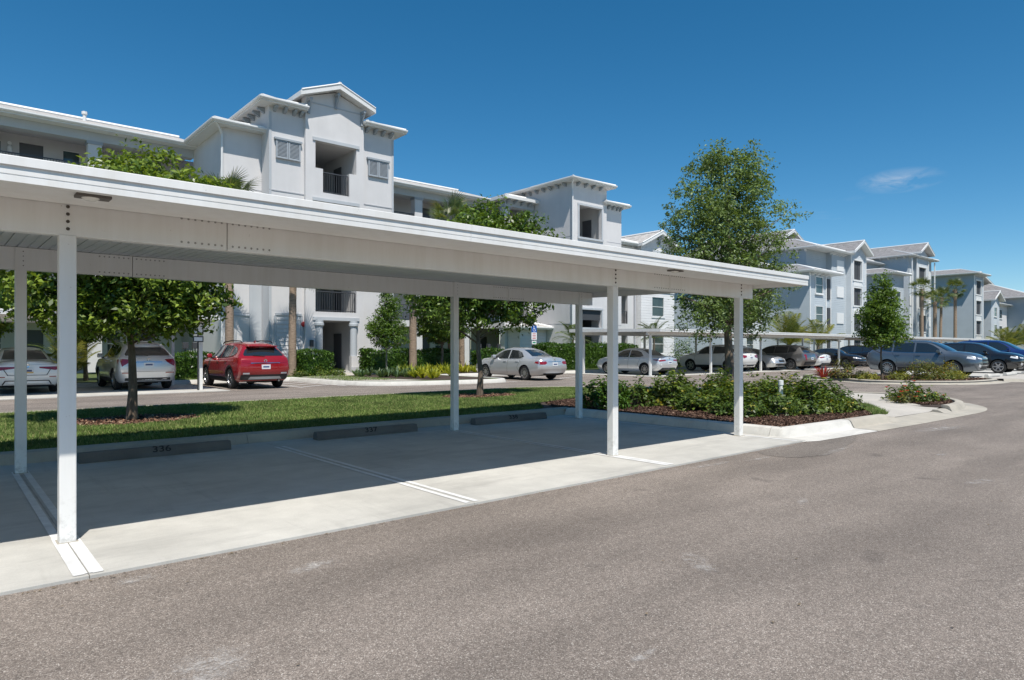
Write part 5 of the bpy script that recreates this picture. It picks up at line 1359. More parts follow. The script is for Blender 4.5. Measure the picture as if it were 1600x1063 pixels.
hedge('long clipped green hedge right of the building entrance', 16.9, 22.2, 30.9, 31.9, 1.2, 600, .13, seed=3)
hedge('clipped green hedge just behind the silver sedan trunk', 23.6, 27.8, 30.2, 31.0, 1.2, 600, .13, seed=4)
hedge('tall clipped green hedge left of the silver compact sedan', 28.2, 37.0, 29.6, 30.8, 1.55, 600, .13, seed=5)
hedge('low hedge strip behind the white sedan', -3.0, 3.2, 30.6, 31.4, .9, 600, .13, seed=6)

# ---- shrubs of the bed
def shrub_meshes(seed, r, h, n_clu, per, leaf, mat, clu=.13, flowers=0, aspect=.46):
    rng = np.random.default_rng(seed); rr = random.Random(seed)
    d = rng.normal(0, 1, (n_clu, 3)); d[:, 2] = np.abs(d[:, 2]) * .9 + .05; d /= np.linalg.norm(d, axis=1, keepdims=True)
    rad = rng.uniform(.35, 1, n_clu) ** .6; C = d * rad[:, None] * np.array([r, r, h]) * rng.uniform(.8, 1.15, (n_clu, 1)); C[:, 2] = np.maximum(C[:, 2], .08)
    idx = np.repeat(np.arange(n_clu), per); off = rng.normal(0, .5, (len(idx), 3)) * clu
    P = C[idx] + off; P[:, 2] = np.maximum(P[:, 2], .04)
    me = leaf_mesh('foliage', P, rng, leaf, mat, aspect, .7, d[idx])
    b = MB()
    for i in range(min(n_clu, 26)):
        e = Vector(C[i]); b.tube([(rr.uniform(-.06, .06), rr.uniform(-.06, .06), -.03), (e.x * .4, e.y * .4, e.z * .6), tuple(e)], [.012, .008, .003], 5, cap=False)
    fl = None
    if flowers:
        f = MB()
        for i in range(flowers):
            j = rng.integers(0, n_clu); c = Vector(C[j]) * 1.12 + Vector((0, 0, .06))
            for q in range(5):
                a = q * 1.2566; e = c + Vector((math.cos(a) * .055, math.sin(a) * .055, .03)); s = Vector((-math.sin(a), math.cos(a), 0)) * .024
                f.poly([c, c.lerp(e, .6) - s, e, c.lerp(e, .6) + s])
        fl = f.mesh('flowers', 'petal_red')
    return me, b.mesh('stems', 'bark'), fl
def shrub(name, label, loc, ms, rotz, s, group, cat='shrub', sz=None):
    t = thing(name, label, cat, loc, rotz, group); t.scale = (s, s, sz or s)
    link('stems', ms[1], t); link('foliage', ms[0], t)
    if ms[2]: link('flowers', ms[2], t)['kind'] = 'stuff'
    return t
SH = [shrub_meshes(41 + i, .5 + .05 * i, .8 + .06 * i, 60, 15, .135, 'leaf_shrub', .15, 3 if i == 3 else 0) for i in range(4)]
LOW = [shrub_meshes(51 + i, .44, .42, 40, 13, .11, 'leaf_shrub', .13) for i in range(2)]
tall_spots = [(12.3, 8.4, .95, 0), (13.2, 8.0, 1.0, 1), (12.9, 9.3, 1.05, 2), (14.2, 8.7, 1.0, 0), (13.9, 9.9, 1.05, 1), (15.1, 8.3, .95, 2), (15.2, 9.5, 1.05, 0), (16.2, 9.0, 1.0, 1), (14.3, 7.5, .95, 2), (15.6, 7.6, .95, 3), (16.6, 8.1, .95, 0), (13.4, 7.05, .9, 1), (14.6, 6.85, .95, 2), (15.6, 6.9, .9, 3), (17.1, 8.9, .9, 3), (12.1, 7.35, .85, 2), (14.9, 10.6, 1.0, 3), (16.3, 10.2, 1.0, 2), (13.1, 10.7, .8, 1)]
for i, (x, y, s, k) in enumerate(tall_spots):
    shrub('broadleaf_shrub', 'glossy broadleaf shrub in the dense mass beside the oak trunk', (x, y, .12), SH[k], i * 1.7, s * .95, 'shrub mass in the mulch bed', sz=s * (.60 + .18 * ((i * 7) % 5) / 4))
for i, (x, y, s, k) in enumerate([(11.95, 6.95, .95, 0), (12.6, 6.65, .9, 1), (13.3, 6.35, .85, 0), (14.1, 6.25, .9, 1), (14.9, 6.25, .85, 0)]):
    shrub('low_shrub', 'low yellow tinged shrub along the front of the bed', (x, y, .12), LOW[k], i * 2.1, s, 'low shrubs along the bed front')
shrub('broadleaf_shrub', 'dark upright shrub just right of the rear corner carport post', (11.35, 9.75, .12), shrub_meshes(61, .36, .95, 60, 17, .115, 'leaf_hedge', .12), .4, 1.0, None)
shrub('broadleaf_shrub', 'lower leafy shrub between the rear post and the dark upright shrub', (10.95, 9.95, .12), shrub_meshes(62, .32, .62, 40, 15, .11, 'leaf_hedge', .12), 1.4, 1.0, None)
shrub('broadleaf_shrub', 'lone shrub on a thin stem left of the dense shrub mass', (12.15, 9.75, .12), shrub_meshes(63, .40, .75, 38, 13, .11, 'leaf_shrub', .13), .2, 1.0, None)
shrub('broadleaf_shrub', 'thin shrub with loose stems at the right end of the bed', (16.9, 7.35, .12), shrub_meshes(64, .42, .6, 18, 6, .10, 'leaf_hedge', .12), .2, 1.0, None)
shrub('flowering_shrub', 'wide flowering shrub with red blooms in the corner bed', (18.6, 6.15, .13), shrub_meshes(65, .64, .42, 60, 15, .10, 'leaf_shrub', .13, 7), .3, 1.0, None)
shrub('flowering_shrub', 'small flowering shrub at the left of the corner bed', (17.75, 6.1, .13), shrub_meshes(66, .32, .34, 26, 13, .08, 'leaf_red', .11, 6), .9, 1.0, None)
shrub('flowering_shrub', 'small sparse shrub with one red bloom at the right of the corner bed', (19.2, 5.85, .13), shrub_meshes(67, .26, .30, 12, 8, .08, 'leaf_shrub', .1, 3), 1.9, 1.0, None)
# spiky yellow ferns and silvery ground plants before the hedge
def fern_mesh(seed, n=46, L=.62, mat='leaf_fern'):
    rr = random.Random(seed); b = MB()
    for i in range(n):
        a = rr.uniform(0, 6.283); el = rr.uniform(.5, 1.35); l = L * rr.uniform(.6, 1.1); d = Vector((math.cos(a) * math.cos(el), math.sin(a) * math.cos(el), math.sin(el))); s = Vector((-math.sin(a), math.cos(a), 0)) * .028
        p0 = Vector((math.cos(a) * .05, math.sin(a) * .05, 0)); p1 = p0 + d * l * .6; p2 = p0 + d * l + Vector((0, 0, -.12 * l))
        b.poly([p0 - s * .5, p0 + s * .5, p1 + s, p1 - s]); b.poly([p1 - s, p1 + s, p2])
    return b.mesh('fronds', mat)
FE = [fern_mesh(71), fern_mesh(72)]; SI = [fern_mesh(73, 40, .5, 'leaf_silver'), fern_mesh(74, 40, .5, 'leaf_silver')]
rr = random.Random(8)
for i in range(34):
    x = rr.uniform(16.0, 26.4); y = rr.uniform(23.2, 29.6) if x < 18.5 else rr.uniform(28.4, 29.7)
    t = thing('fern', 'bright yellow green fern clump in front of the long hedge', 'fern', (x, y, .155), rr.uniform(0, 6), 'yellow fern clumps'); t.scale = (rr.uniform(.8, 1.25),) * 3; link('fronds', FE[i % 2], t)
for i in range(18):
    x = rr.uniform(14.7, 17.0); y = rr.uniform(26.0, 28.6)
    t = thing('ground_plant', 'low silvery green plant left of the yellow ferns', 'plant', (x, y, .155), rr.uniform(0, 6), 'silvery plants by the entrance walk'); t.scale = (rr.uniform(.8, 1.2),) * 3; link('fronds', SI[i % 2], t)
for i, (x, y, s) in enumerate(((12.9, 30.1, .9), (13.9, 30.0, 1.0), (14.6, 29.9, 1.0), (9.0, 29.95, .9))):
    shrub('garden_shrub', ['small round shrub at the foot of the palm right of the red crossover', 'small round shrub below the entrance hedge', 'small round shrub beside the entrance walk', 'small round shrub left of the red crossover'][i], (x, y, .15), LOW[i % 2], i, s, 'small shrubs by the entrance')
# layered green conifer-like shrub behind the compact sedan and low yellow shrubs
shrub('garden_shrub', 'layered dark green shrub between compact sedan and white crossover', (42.4, 29.6, .15), shrub_meshes(81, 1.3, 2.3, 90, 12, .16, 'leaf_hedge', .3), .2, 1.0, None)
shrub('garden_shrub', 'low bright green shrub between compact sedan and white crossover', (39.3, 27.9, .15), shrub_meshes(82, 1.0, .75, 50, 10, .14, 'leaf_fresh', .2), .2, 1.0, None)
# big-leaved plant near the dark car
b = MB(); rr2 = random.Random(5)
for i in range(11):
    a = rr2.uniform(0, 6.28); d = Vector((math.cos(a) * .6, math.sin(a) * .6, 1)); p0 = Vector((0, 0, .2)); p1 = p0 + d * 1.0; p2 = p0 + d * 1.5 + Vector((math.cos(a) * .5, math.sin(a) * .5, -.35)); s = Vector((-math.sin(a), math.cos(a), 0)) * .26
    b.poly([p0 - s * .1, p0 + s * .1, p1 + s, p1 - s]); b.poly([p1 - s, p1 + s, p2 + s * .2, p2 - s * .2])
t = thing('banana_plant', 'large leaved green plant above the dark parked cars', 'plant', (56.5, 28.0, .15)); b.build('leaves', 'leaf_fresh', t, world=False)
# island shrubs
RS = [shrub_meshes(91 + i, .6, .8, 60, 16, .10, 'leaf_red', .16) for i in range(2)]
GS = [shrub_meshes(94 + i, .55, .5, 50, 15, .10, 'leaf_areca', .15) for i in range(2)]
CD = (fern_mesh(97, 40, .85, 'leaf_cordyline'), None, None)
for i, (x, y, s, k, lab) in enumerate([(30.7, 13.0, 1.05, 0, 'bushy orange tipped shrub at the left end of the road island'), (31.9, 10.4, 1.0, 1, 'orange tipped shrub in front of the steel blue crossover door'), (32.6, 10.1, .95, 0, 'orange tipped shrub right of the island tree'), (33.8, 9.9, .9, 1, 'rightmost orange tipped shrub on the road island')]):
    shrub('island_shrub', lab, (x, y, .105), RS[k], i, s, 'orange tipped island shrubs')
for i, (x, y, s) in enumerate([(30.9, 12.2, .8), (31.1, 10.9, .8), (33.2, 9.6, .85), (34.3, 9.6, .8), (30.4, 11.8, .7)]):
    shrub('island_shrub', 'low yellow green shrub on the road island', (x, y, .105), GS[i % 2], i, s, 'low yellow island shrubs')
t = thing('cordyline', 'bright red leaved cordyline at the left end of the road island', 'plant', (30.3, 13.7, .105)); link('leaves', CD[0], t, None, None, (.95,) * 3)

# ------------------------------------------------------------------ cars
#        xl     xm     xh     xr     zu   zm   zh    zt    wl   wm    wh   wr
SEDAN = [(-2.40, -2.45, -2.40, -2.36, .34, .56, .90, 1.00, .66, .78, .74, .62),
         (-2.31, -2.34, -2.29, -2.25, .27, .58, .93, 1.03, .80, .885, .82, .68),
         (-2.0, -2.0, -2.0, -2.0, .22, .60, .95, 1.05, .86, .915, .845, .68),
         (-1.72, -1.72, -1.72, -1.72, .20, .61, .955, 1.075, .88, .92, .85, .67),
         (-1.35, -1.35, -1.35, -1.35, .20, .61, .955, 1.25, .88, .92, .85, .61),
         (-.95, -.95, -.95, -.95, .20, .61, .95, 1.40, .88, .92, .85, .575),
         (-.55, -.55, -.55, -.55, .20, .61, .945, 1.46, .88, .92, .85, .56),
         (0, 0, 0, 0, .20, .61, .935, 1.475, .88, .92, .85, .56),
         (.4, .4, .4, .4, .20, .61, .93, 1.43, .88, .92, .85, .565),
         (.75, .75, .75, .75, .20, .61, .925, 1.31, .88, .92, .85, .59),
         (1.0, 1.0, 1.0, 1.0, .20, .61, .915, 1.17, .88, .92, .85, .64),
         (1.28, 1.28, 1.28, 1.28, .20, .60, .90, 1.035, .88, .92, .845, .70),
         (1.9, 1.9, 1.9, 1.9, .21, .58, .86, .965, .86, .91, .82, .68),
         (2.22, 2.24, 2.2, 2.18, .24, .54, .79, .885, .78, .86, .75, .62),
         (2.36, 2.42, 2.36, 2.30, .28, .50, .69, .79, .64, .74, .66, .54)]
SUV = [(-2.30, -2.385, -2.29, -1.90, .36, .70, 1.10, 1.545, .72, .86, .82, .52),
       (-2.19, -2.25, -2.15, -1.80, .28, .70, 1.12, 1.59, .84, .925, .885, .555),
       (-1.8, -1.8, -1.78, -1.52, .25, .70, 1.12, 1.635, .90, .945, .905, .575),
       (-1.2, -1.2, -1.2, -1.05, .24, .70, 1.10, 1.67, .91, .945, .905, .59),
       (-.5, -.5, -.5, -.45, .24, .70, 1.075, 1.68, .91, .945, .90, .60),
       (.1, .1, .1, .1, .24, .70, 1.06, 1.66, .91, .945, .90, .60),
       (.45, .45, .45, .45, .24, .70, 1.055, 1.59, .91, .945, .90, .605),
       (.75, .75, .75, .75, .24, .70, 1.05, 1.455, .91, .945, .90, .63),
       (1.0, 1.0, 1.0, 1.0, .24, .70, 1.045, 1.315, .91, .945, .895, .675),
       (1.25, 1.25, 1.25, 1.25, .24, .69, 1.035, 1.175, .91, .945, .89, .74),
       (1.7, 1.7, 1.7, 1.7, .24, .68, 1.02, 1.12, .90, .945, .885, .76),
       (2.05, 2.06, 2.04, 2.03, .26, .66, .97, 1.06, .86, .93, .85, .72),
       (2.25, 2.30, 2.27, 2.21, .30, .63, .91, .99, .78, .875, .79, .66),
       (2.33, 2.385, 2.35, 2.29, .33, .61, .85, .925, .71, .80, .73, .60)]
def wheel_meshes(r, w, spokes, rim_mat, frac=.68):
    b = MB(); h = w / 2; ri = r * frac
    b.lathe([(ri, -h * .85), (ri + .01, -h), (r - .035, -h), (r - .008, -h * .72), (r, -h * .45), (r, h * .45), (r - .008, h * .72), (r - .035, h), (ri + .01, h), (ri, h * .85), (ri, -h * .85)], 28, 'y')
    tyre = b.mesh('wheel', 'tyre', smooth=True, sharp=35)
    m = MB(); y = h * .80
    m.lathe([(ri, y * .2), (ri + .002, y + .01), (ri - .022, y + .012), (ri - .03, y * .45), (.0, y * .40)], 28, 'y', m=1)
    m.lathe([(ri + .004, y + .004), (ri + .004, y + .016), (ri - .02, y + .018), (ri - .026, y - .01)], 28, 'y', m=0)
    m.lathe([(0, y + .006), (.055, y + .004), (.06, y - .05)], 12, 'y', m=0)
    for k in range(spokes):
        a = 2 * math.pi * k / spokes; ca, sa = math.cos(a), math.sin(a); t = .030 if spokes <= 6 else .018
        def P(rad, off, yy): return (ca * rad - sa * off, yy, sa * rad + ca * off)
        o1, o2 = t * 1.25, t * .85
        v = [P(.04, -o1, y - .05), P(ri - .01, -o2, y - .03), P(ri - .01, o2, y - .03), P(.04, o1, y - .05), P(.04, -o1, y), P(ri - .012, -o2, y + .008), P(ri - .012, o2, y + .008), P(.04, o1, y)]
        n = len(m.v); m.v += v
        for f in ((4, 5, 6, 7), (0, 4, 7, 3), (1, 2, 6, 5), (0, 1, 5, 4), (3, 7, 6, 2)): m.f.append([n + i for i in f]); m.mi.append(0)
    rim = m.mesh('rim', [rim_mat, 'alloy_dark'], smooth=True, sharp=35)
    return tyre, rim
WH = {}
def get_wheel(r, w, sp, mat):
    k = (r, w, sp, mat)
    if k not in WH: WH[k] = wheel_meshes(r, w, sp, mat)
    return WH[k]
def car_body(kind, L, W, H, wr, xr, xf, sub=4):
    base = SEDAN if kind == 'sedan' else SUV
    l0, w0, h0 = (4.9, 1.84, 1.475) if kind == 'sedan' else (4.77, 1.89, 1.68)
    S = np.array(base) * np.array([L / l0] * 4 + [1] + [H / h0] * 3 + [W / w0] * 4)
    rows = []
    for s in S:
        xl, xm, xh, xr_, zu, zm, zh, zt, wl, wm, wh, wrf = s
        cr = .035
        rows.append([(xl, 0, zu), (xl, wl - .10, zu), (xl, wl, zu + .09), ((xl + xm) / 2, (wl + wm) / 2 + .02, (zu + .09 + zm) / 2), (xm, wm, zm), ((xm + xh) / 2, (wm * .55 + wh * .45), zm * .4 + zh * .6), (xh, wh, zh), (xh * .9 + xr_ * .1, wh - .03, zh + .03), (xr_, wrf + .03, max(zt - .06, zh + .035)), (xr_, wrf - .07, max(zt - .008, zh + .045)), (xr_, wrf * .5, zt + cr * .75), (xr_, 0, zt + cr)])
    rows = np.array(rows)                                   # stations x 12 x 3
    out = []
    n = len(rows)
    for i in range(n - 1):
        p0, p1, p2, p3 = rows[max(i - 1, 0)], rows[i], rows[i + 1], rows[min(i + 2, n - 1)]
        for k in range(sub):
            t = k / sub
            # cardinal spline, a little tight
            m1, m2 = (p2 - p0) * .42, (p3 - p1) * .42
            h00, h10, h01, h11 = 2 * t ** 3 - 3 * t * t + 1, t ** 3 - 2 * t * t + t, -2 * t ** 3 + 3 * t * t, t ** 3 - t * t
            out.append(h00 * p1 + h10 * m1 + h01 * p2 + h11 * m2)
    out.append(rows[-1]); out = np.array(out); N, K = out.shape[:2]
    full = np.concatenate([out, (out * np.array([1, -1, 1]))[:, ::-1][:, 1:-1]], 1)     # ring of 2K-2
    M = full.shape[1]; V = full.reshape(-1, 3).tolist(); F = []
    for i in range(N - 1):
        for j in range(M): F.append([i * M + j, i * M + (j + 1) % M, (i + 1) * M + (j + 1) % M, (i + 1) * M + j])
    # end faces: strips across, bulging outwards
    for e, sg, bl in ((0, -1, .07), (N - 1, 1, .10)):
        ny = 9; prev = None
        for j in range(1, K - 1):
            pl = Vector(out[e][j]); row = []
            for q in range(ny):
                y = pl.y * (1 - 2 * q / (ny - 1))
                if q == 0: row.append(e * M + j); continue
                if q == ny - 1: row.append(e * M + (M - j)); continue
                V.append([pl.x + sg * bl * (1 - (y / pl.y) ** 2), y, pl.z]); row.append(len(V) - 1)
            if prev:
                for q in range(ny - 1):
                    F.append([prev[q], prev[q + 1], row[q + 1], row[q]])
            prev = row
            if j == 1: first = row
        bot = e * M; F.append([bot] + first[::-1]) ; F.append([e * M + K - 1] + prev)
    me = bpy.data.meshes.new('body'); me.from_pydata(V, [], F)
    bm = bmesh.new(); bm.from_mesh(me); bmesh.ops.triangulate(bm, faces=[f for f in bm.faces if len(f.verts) > 4]); bmesh.ops.recalc_face_normals(bm, faces=bm.faces); bm.to_mesh(me); bm.free()
    # wheel arches
    cut = MB(); ra = wr + .045
    for x in (xr, xf):
        for s in (-1, 1):
            nseg = 28; prof = [(x + ra * math.cos(2 * math.pi * k / nseg), wr + .01 + ra * math.sin(2 * math.pi * k / nseg)) for k in range(nseg)]
            ya, yb = sorted((s * (W / 2 - .33), s * (W / 2 + .3))); cut.prism(prof, 'y', ya, yb)
    cme = cut.mesh('cut', 'car_plastic')
    bo = bpy.data.objects.new('b', me); co = bpy.data.objects.new('c', cme); COL.objects.link(bo); COL.objects.link(co)
    md = bo.modifiers.new('cut', 'BOOLEAN'); md.operation = 'DIFFERENCE'; md.object = co; md.solver = 'EXACT'
    dg = bpy.context.evaluated_depsgraph_get()
    res = bpy.data.meshes.new_from_object(bo.evaluated_get(dg))
    bpy.data.objects.remove(bo); bpy.data.objects.remove(co)
    return res, (xr, xf, ra)
BODY = {}
def make_car(label, loc, rotz, kind, paint, L, W, H, wr=.33, xr=None, xf=None, spokes=10, rim='alloy', rear=None, front=None, clad=False, rails=False, plate=('plate_white', None), group='parked cars', name='parked_car', glass=True, cut3=True, skid=False):
    t = thing(name, label, 'car', loc, rotz, group)
    if xr is None: xr, xf = (-1.40 * L / 4.9, 1.43 * L / 4.9) if kind == 'sedan' else (-1.38 * L / 4.77, 1.42 * L / 4.77)
    key = (kind, L, W, H, wr, xr, xf)
    if key not in BODY: BODY[key] = car_body(kind, L, W, H, wr, xr, xf)
    src, (xr, xf, ra) = BODY[key]
    me = src.copy(); me.name = 'body'; me.materials.clear(); me.materials.append(MATS[paint]); me.materials.append(MATS['car_plastic'])
    mi = []
    for p in me.polygons:
        c = p.center; inn = any(math.hypot(c.x - x, c.z - wr - .01) < ra + .006 for x in (xr, xf)) and abs(p.normal.y) < .5 or (p.normal.z < -.85)
        inn = inn or (abs(c.y) < W / 2 - .30 and abs(p.normal.y) > .9 and c.z < .75)
        mi.append(1 if inn else 0)
    me.polygons.foreach_set('material_index', mi)
    me.polygons.foreach_set('use_smooth', [True] * len(me.polygons)); me.set_sharp_from_angle(angle=R(38))
    body = link('body', me, t)
    bvh = BVHTree.FromPolygons([v.co for v in me.vertices], [p.vertices for p in me.polygons])
    kx, ky, kz = (L / 4.9, W / 1.84, H / 1.475) if kind == 'sedan' else (L / 4.77, W / 1.89, H / 1.68)
    D = {'L': (Vector((0, 3, 0)), Vector((0, -1, 0))), 'R': (Vector((0, -3, 0)), Vector((0, 1, 0))), 'B': (Vector((-4, 0, 0)), Vector((1, 0, 0))), 'F': (Vector((4, 0, 0)), Vector((-1, 0, 0)))}
    def decal(polys, side, mat, nm, off=.004, fine=.09, parent=body, sm=True):
        bm = bmesh.new(); o, d = D[side]
        for poly in polys:
            vs = []
            for a, z in poly:
                p = Vector((a * kx, 0, z * kz)) if side in 'LR' else Vector((0, a * ky, z * kz))
                vs.append(bm.verts.new(p + o))
            bm.faces.new(vs)
        bmesh.ops.triangulate(bm, faces=bm.faces)
        for _ in range(5):
            e = [x for x in bm.edges if x.calc_length() > fine]
            if not e: break
            bmesh.ops.subdivide_edges(bm, edges=e, cuts=1, use_grid_fill=True); bmesh.ops.triangulate(bm, faces=[f for f in bm.faces if len(f.verts) > 3])
        kill = []
        for v in bm.verts:
            h, n, i, dist = bvh.ray_cast(v.co, d)
            if h is None: kill.append(v); continue
            if n.dot(d) > 0: n = -n
            v.co = h + n * off
        bmesh.ops.delete(bm, geom=kill, context='VERTS')
        bmesh.ops.recalc_face_normals(bm, faces=bm.faces)
        # normals must look away from the body
        fl = [f for f in bm.faces if f.normal.dot(d) > 0]
        bmesh.ops.reverse_faces(bm, faces=fl)
        m = bpy.data.meshes.new(nm); bm.to_mesh(m); bm.free(); m.materials.append(MATS[mat])
        if sm: m.polygons.foreach_set('use_smooth', [True] * len(m.polygons))
        return link(nm, m, parent)
    def line(pts, w):
        out = []
        for (a, z), (c, y) in zip(pts[:-1], pts[1:]):
            d = Vector((c - a, y - z)).normalized(); n = Vector((-d.y, d.x)) * w / 2
            out.append([(a - n.x, z - n.y), (c - n.x, y - n.y), (c + n.x, y + n.y), (a + n.x, z + n.y)])
        return out
    if kind == 'sedan':
        wins = [[(-.17, 1.0), (.93, 1.0), (.62, 1.20), (.36, 1.335), (.1, 1.385), (-.17, 1.395)], [(-.25, 1.0), (-1.02, 1.005), (-1.24, 1.06), (-1.0, 1.27), (-.72, 1.36), (-.25, 1.395)]]
        rg = [(-.60, 1.10), (.60, 1.10), (.485, 1.395), (-.485, 1.395)]; fg = [(-.66, 1.05), (.66, 1.05), (.50, 1.40), (-.50, 1.40)]
        seams = [line([(.98, .34), (1.05, .60), (1.0, .93)], .012), line([(-.21, .30), (-.21, .96)], .012), line([(-1.0, .45), (-.92, .60), (-1.08, .96)], .012)]
        handles = [(-.02, .86), (-.88, .86)]; mir = (.80, 1.0); belt = line([(-1.24, .985), (-.3, .985), (.95, .985)], .014)
        sill = [[(-1.0, .20), (.98, .20), (.98, .27), (-1.0, .27)]]
    else:
        wins = [[(-.15, 1.13), (.97, 1.115), (.80, 1.29), (.57, 1.45), (.3, 1.56), (-.15, 1.585)], [(-.23, 1.135), (-1.12, 1.165), (-1.10, 1.56), (-.23, 1.585)], [(-1.20, 1.175), (-1.58, 1.22), (-1.76, 1.31), (-1.52, 1.47), (-1.20, 1.545)]]
        rg = [(-.69, 1.19), (.69, 1.19), (.71, 1.24), (.60, 1.40), (.49, 1.475), (-.49, 1.475), (-.60, 1.40), (-.71, 1.24)]; fg = [(-.70, 1.21), (.70, 1.21), (.56, 1.58), (-.56, 1.58)]
        seams = [line([(1.02, .42), (1.1, .7), (1.06, 1.04)], .012), line([(-.19, .36), (-.19, 1.09)], .012), line([(-.98, .55), (-.92, .75), (-1.16, 1.10)], .012)]
        handles = [(-.02, .98), (-.92, 1.0)]; mir = (.86, 1.10); belt = line([(-1.76, 1.27), (-1.58, 1.195), (-1.15, 1.145), (-.3, 1.115), (1.0, 1.095)], .016)
        sill = [[(-.98, .25), (1.0, .25), (1.0, .42), (-.98, .42)]]
    for side in 'LR':
        for wpoly in wins: decal([wpoly], side, 'car_glass', 'side_window', .007, .055)
        decal(belt, side, 'chrome' if not clad else 'car_plastic', 'belt_trim', .009)
        decal([q for s in seams for q in s], side, 'car_plastic', 'door_seam', .0015, .05)
        if clad or kind == 'suv': decal(sill, side, 'car_plastic', 'sill_cladding', .006)
        if clad:
            for x in (xr, xf):
                poly = []; zc = wr + .01
                for k in range(15): a = math.pi * (k / 14 * 1.16 - .08); poly.append(((x + (ra + .055) * math.cos(a)) / kx, (zc + (ra + .055) * math.sin(a)) / kz))
                for k in range(14, -1, -1): a = math.pi * (k / 14 * 1.16 - .08); poly.append(((x + (ra + .001) * math.cos(a)) / kx, (zc + (ra + .001) * math.sin(a)) / kz))
                decal([[poly[i], poly[i + 1], poly[28 - i], poly[29 - i]] for i in range(14)], side, 'car_plastic', 'arch_flare', .008, .06)
        s = 1 if side == 'L' else -1
        for (hx, hz) in handles:
            h, n, i, dd = bvh.ray_cast(Vector((hx * kx, s * 3, hz * kz)), Vector((0, -s, 0)))
            if h:
                b = MB(); b.box(h.x - .10, h.y - .02, h.z - .014, h.x + .10, h.y + s * .035 if s > 0 else h.y + .02, h.z + .014) if s > 0 else b.box(h.x - .10, h.y - .035, h.z - .014, h.x + .10, h.y + .02, h.z + .014)
                link('door_handle', b.mesh('door_handle', paint, bevel=.008), body)
        h, n, i, dd = bvh.ray_cast(Vector((mir[0] * kx, s * 3, mir[1] * kz)), Vector((0, -s, 0)))
        if h:
            b = MB(); y0 = h.y; b.prism([(-.09, -.06), (.03, -.07), (.09, -.03), (.07, .07), (-.07, .09), (-.10, .02)], 'y', 0.05, .21)
            m = b.mesh('mirror', paint, bevel=.02); m.transform(Matrix.Translation(Vector((h.x, 0, h.z + .07)))) ; m.transform(Matrix.Diagonal((1, s, 1, 1))); m.transform(Matrix.Translation(Vector((0, y0 - s * .02, 0))))
            if s < 0: m.flip_normals()
            mo = link('mirror', m, body)
            b = MB(); ya, yb = sorted((y0 - s * .05, y0 + s * .06)); b.box(h.x - .03, ya, h.z - .02, h.x + .03, yb, h.z + .03); link('mirror_arm', b.mesh('mirror_arm', 'car_plastic'), mo)
        if rails:
            b = MB(); z = 1.655 * kz; y = s * .545 * ky
            b.tube([(-1.55 * kx, y, z + .02), (-1.4 * kx, y, z + .075), (-.4 * kx, y, z + .095), (.35 * kx, y, z + .055), (.5 * kx, y, z - .02)], .022, 6)
            link('roof_rail', b.mesh('roof_rail', 'car_plastic' if rails == 'black' else 'skid_silver', smooth=True), body)
        # wheels
        ty, ri = get_wheel(wr, .225, spokes, rim)
        for x in (xr, xf):
            w_ = link('wheel', ty, t, (x, s * (W / 2 - .135), wr), (0, 0, 0 if s > 0 else math.pi)); link('rim', ri, w_)
    decal([rg], 'B', 'car_glass', 'rear_window', .006, .06); decal([fg], 'F', 'car_glass', 'windscreen', .006, .06)
    hz = lambda y, z, d='B': bvh.ray_cast(Vector((-4 if d == 'B' else 4, y * ky, z * kz)), Vector((1 if d == 'B' else -1, 0, 0)))[0]
    mirp = lambda ps: [[(-a, z) for a, z in p][::-1] for p in ps]
    rear = rear or {}; front = front or {}
    for polys, mat, nm in rear.get('pairs', []):
        decal(polys, 'B', mat, nm, .007, .05); decal(mirp(polys), 'B', mat, nm, .007, .05)
    for i, (polys, mat, nm) in enumerate(rear.get('single', [])): decal(polys, 'B', mat, nm, .006 + .004 * i, .05)
    for polys, mat, nm in rear.get('sides', []):
        for s in 'LR': decal(polys, s, mat, nm, .006, .05)
    for polys, mat, nm in front.get('pairs', []):
        decal(polys, 'F', mat, nm, .007, .05); decal(mirp(polys), 'F', mat, nm, .007, .05)
    for i, (polys, mat, nm) in enumerate(front.get('single', [])): decal(polys, 'F', mat, nm, .006 + .004 * i, .05)
    for polys, mat, nm in front.get('sides', []):
        for s in 'LR': decal(polys, s, mat, nm, .006, .05)
    pz = rear.get('plate', .80); h = hz(0, pz)
    b = MB(); b.box(h.x - .022, -.155, h.z - .08, h.x + .02, .155, h.z + .08); pl = link('licence_plate', b.mesh('licence_plate', plate[0], bevel=.004), body)
    b = MB(); b.box(h.x - .0245, -.11, h.z - .025, h.x - .0225, .11, h.z + .03); link('plate_band', b.mesh('plate_band', 'plate_ink'), pl)
    if plate[1]: b = MB(); b.box(h.x - .0246, -.15, h.z - .075, h.x - .0226, .15, h.z - .03); link('plate_frame', b.mesh('plate_frame', plate[1]), pl)
    e = hz(0, rear.get('emblem', .93)); b = MB(); b.lathe([(.028, -.006), (.055, -.012), (.06, 0)], 14, 'x', (e.x, 0, e.z)); link('emblem', b.mesh('emblem', 'chrome', smooth=True), body)
    for s in rear.get('exhaust', []):
        h = hz(s, .36)
        if h: b = MB(); b.tube([(h.x - .015, s * ky, .30), (h.x + .2, s * ky, .30)], .035, 10); link('exhaust', b.mesh('exhaust', 'chrome', smooth=True), body)
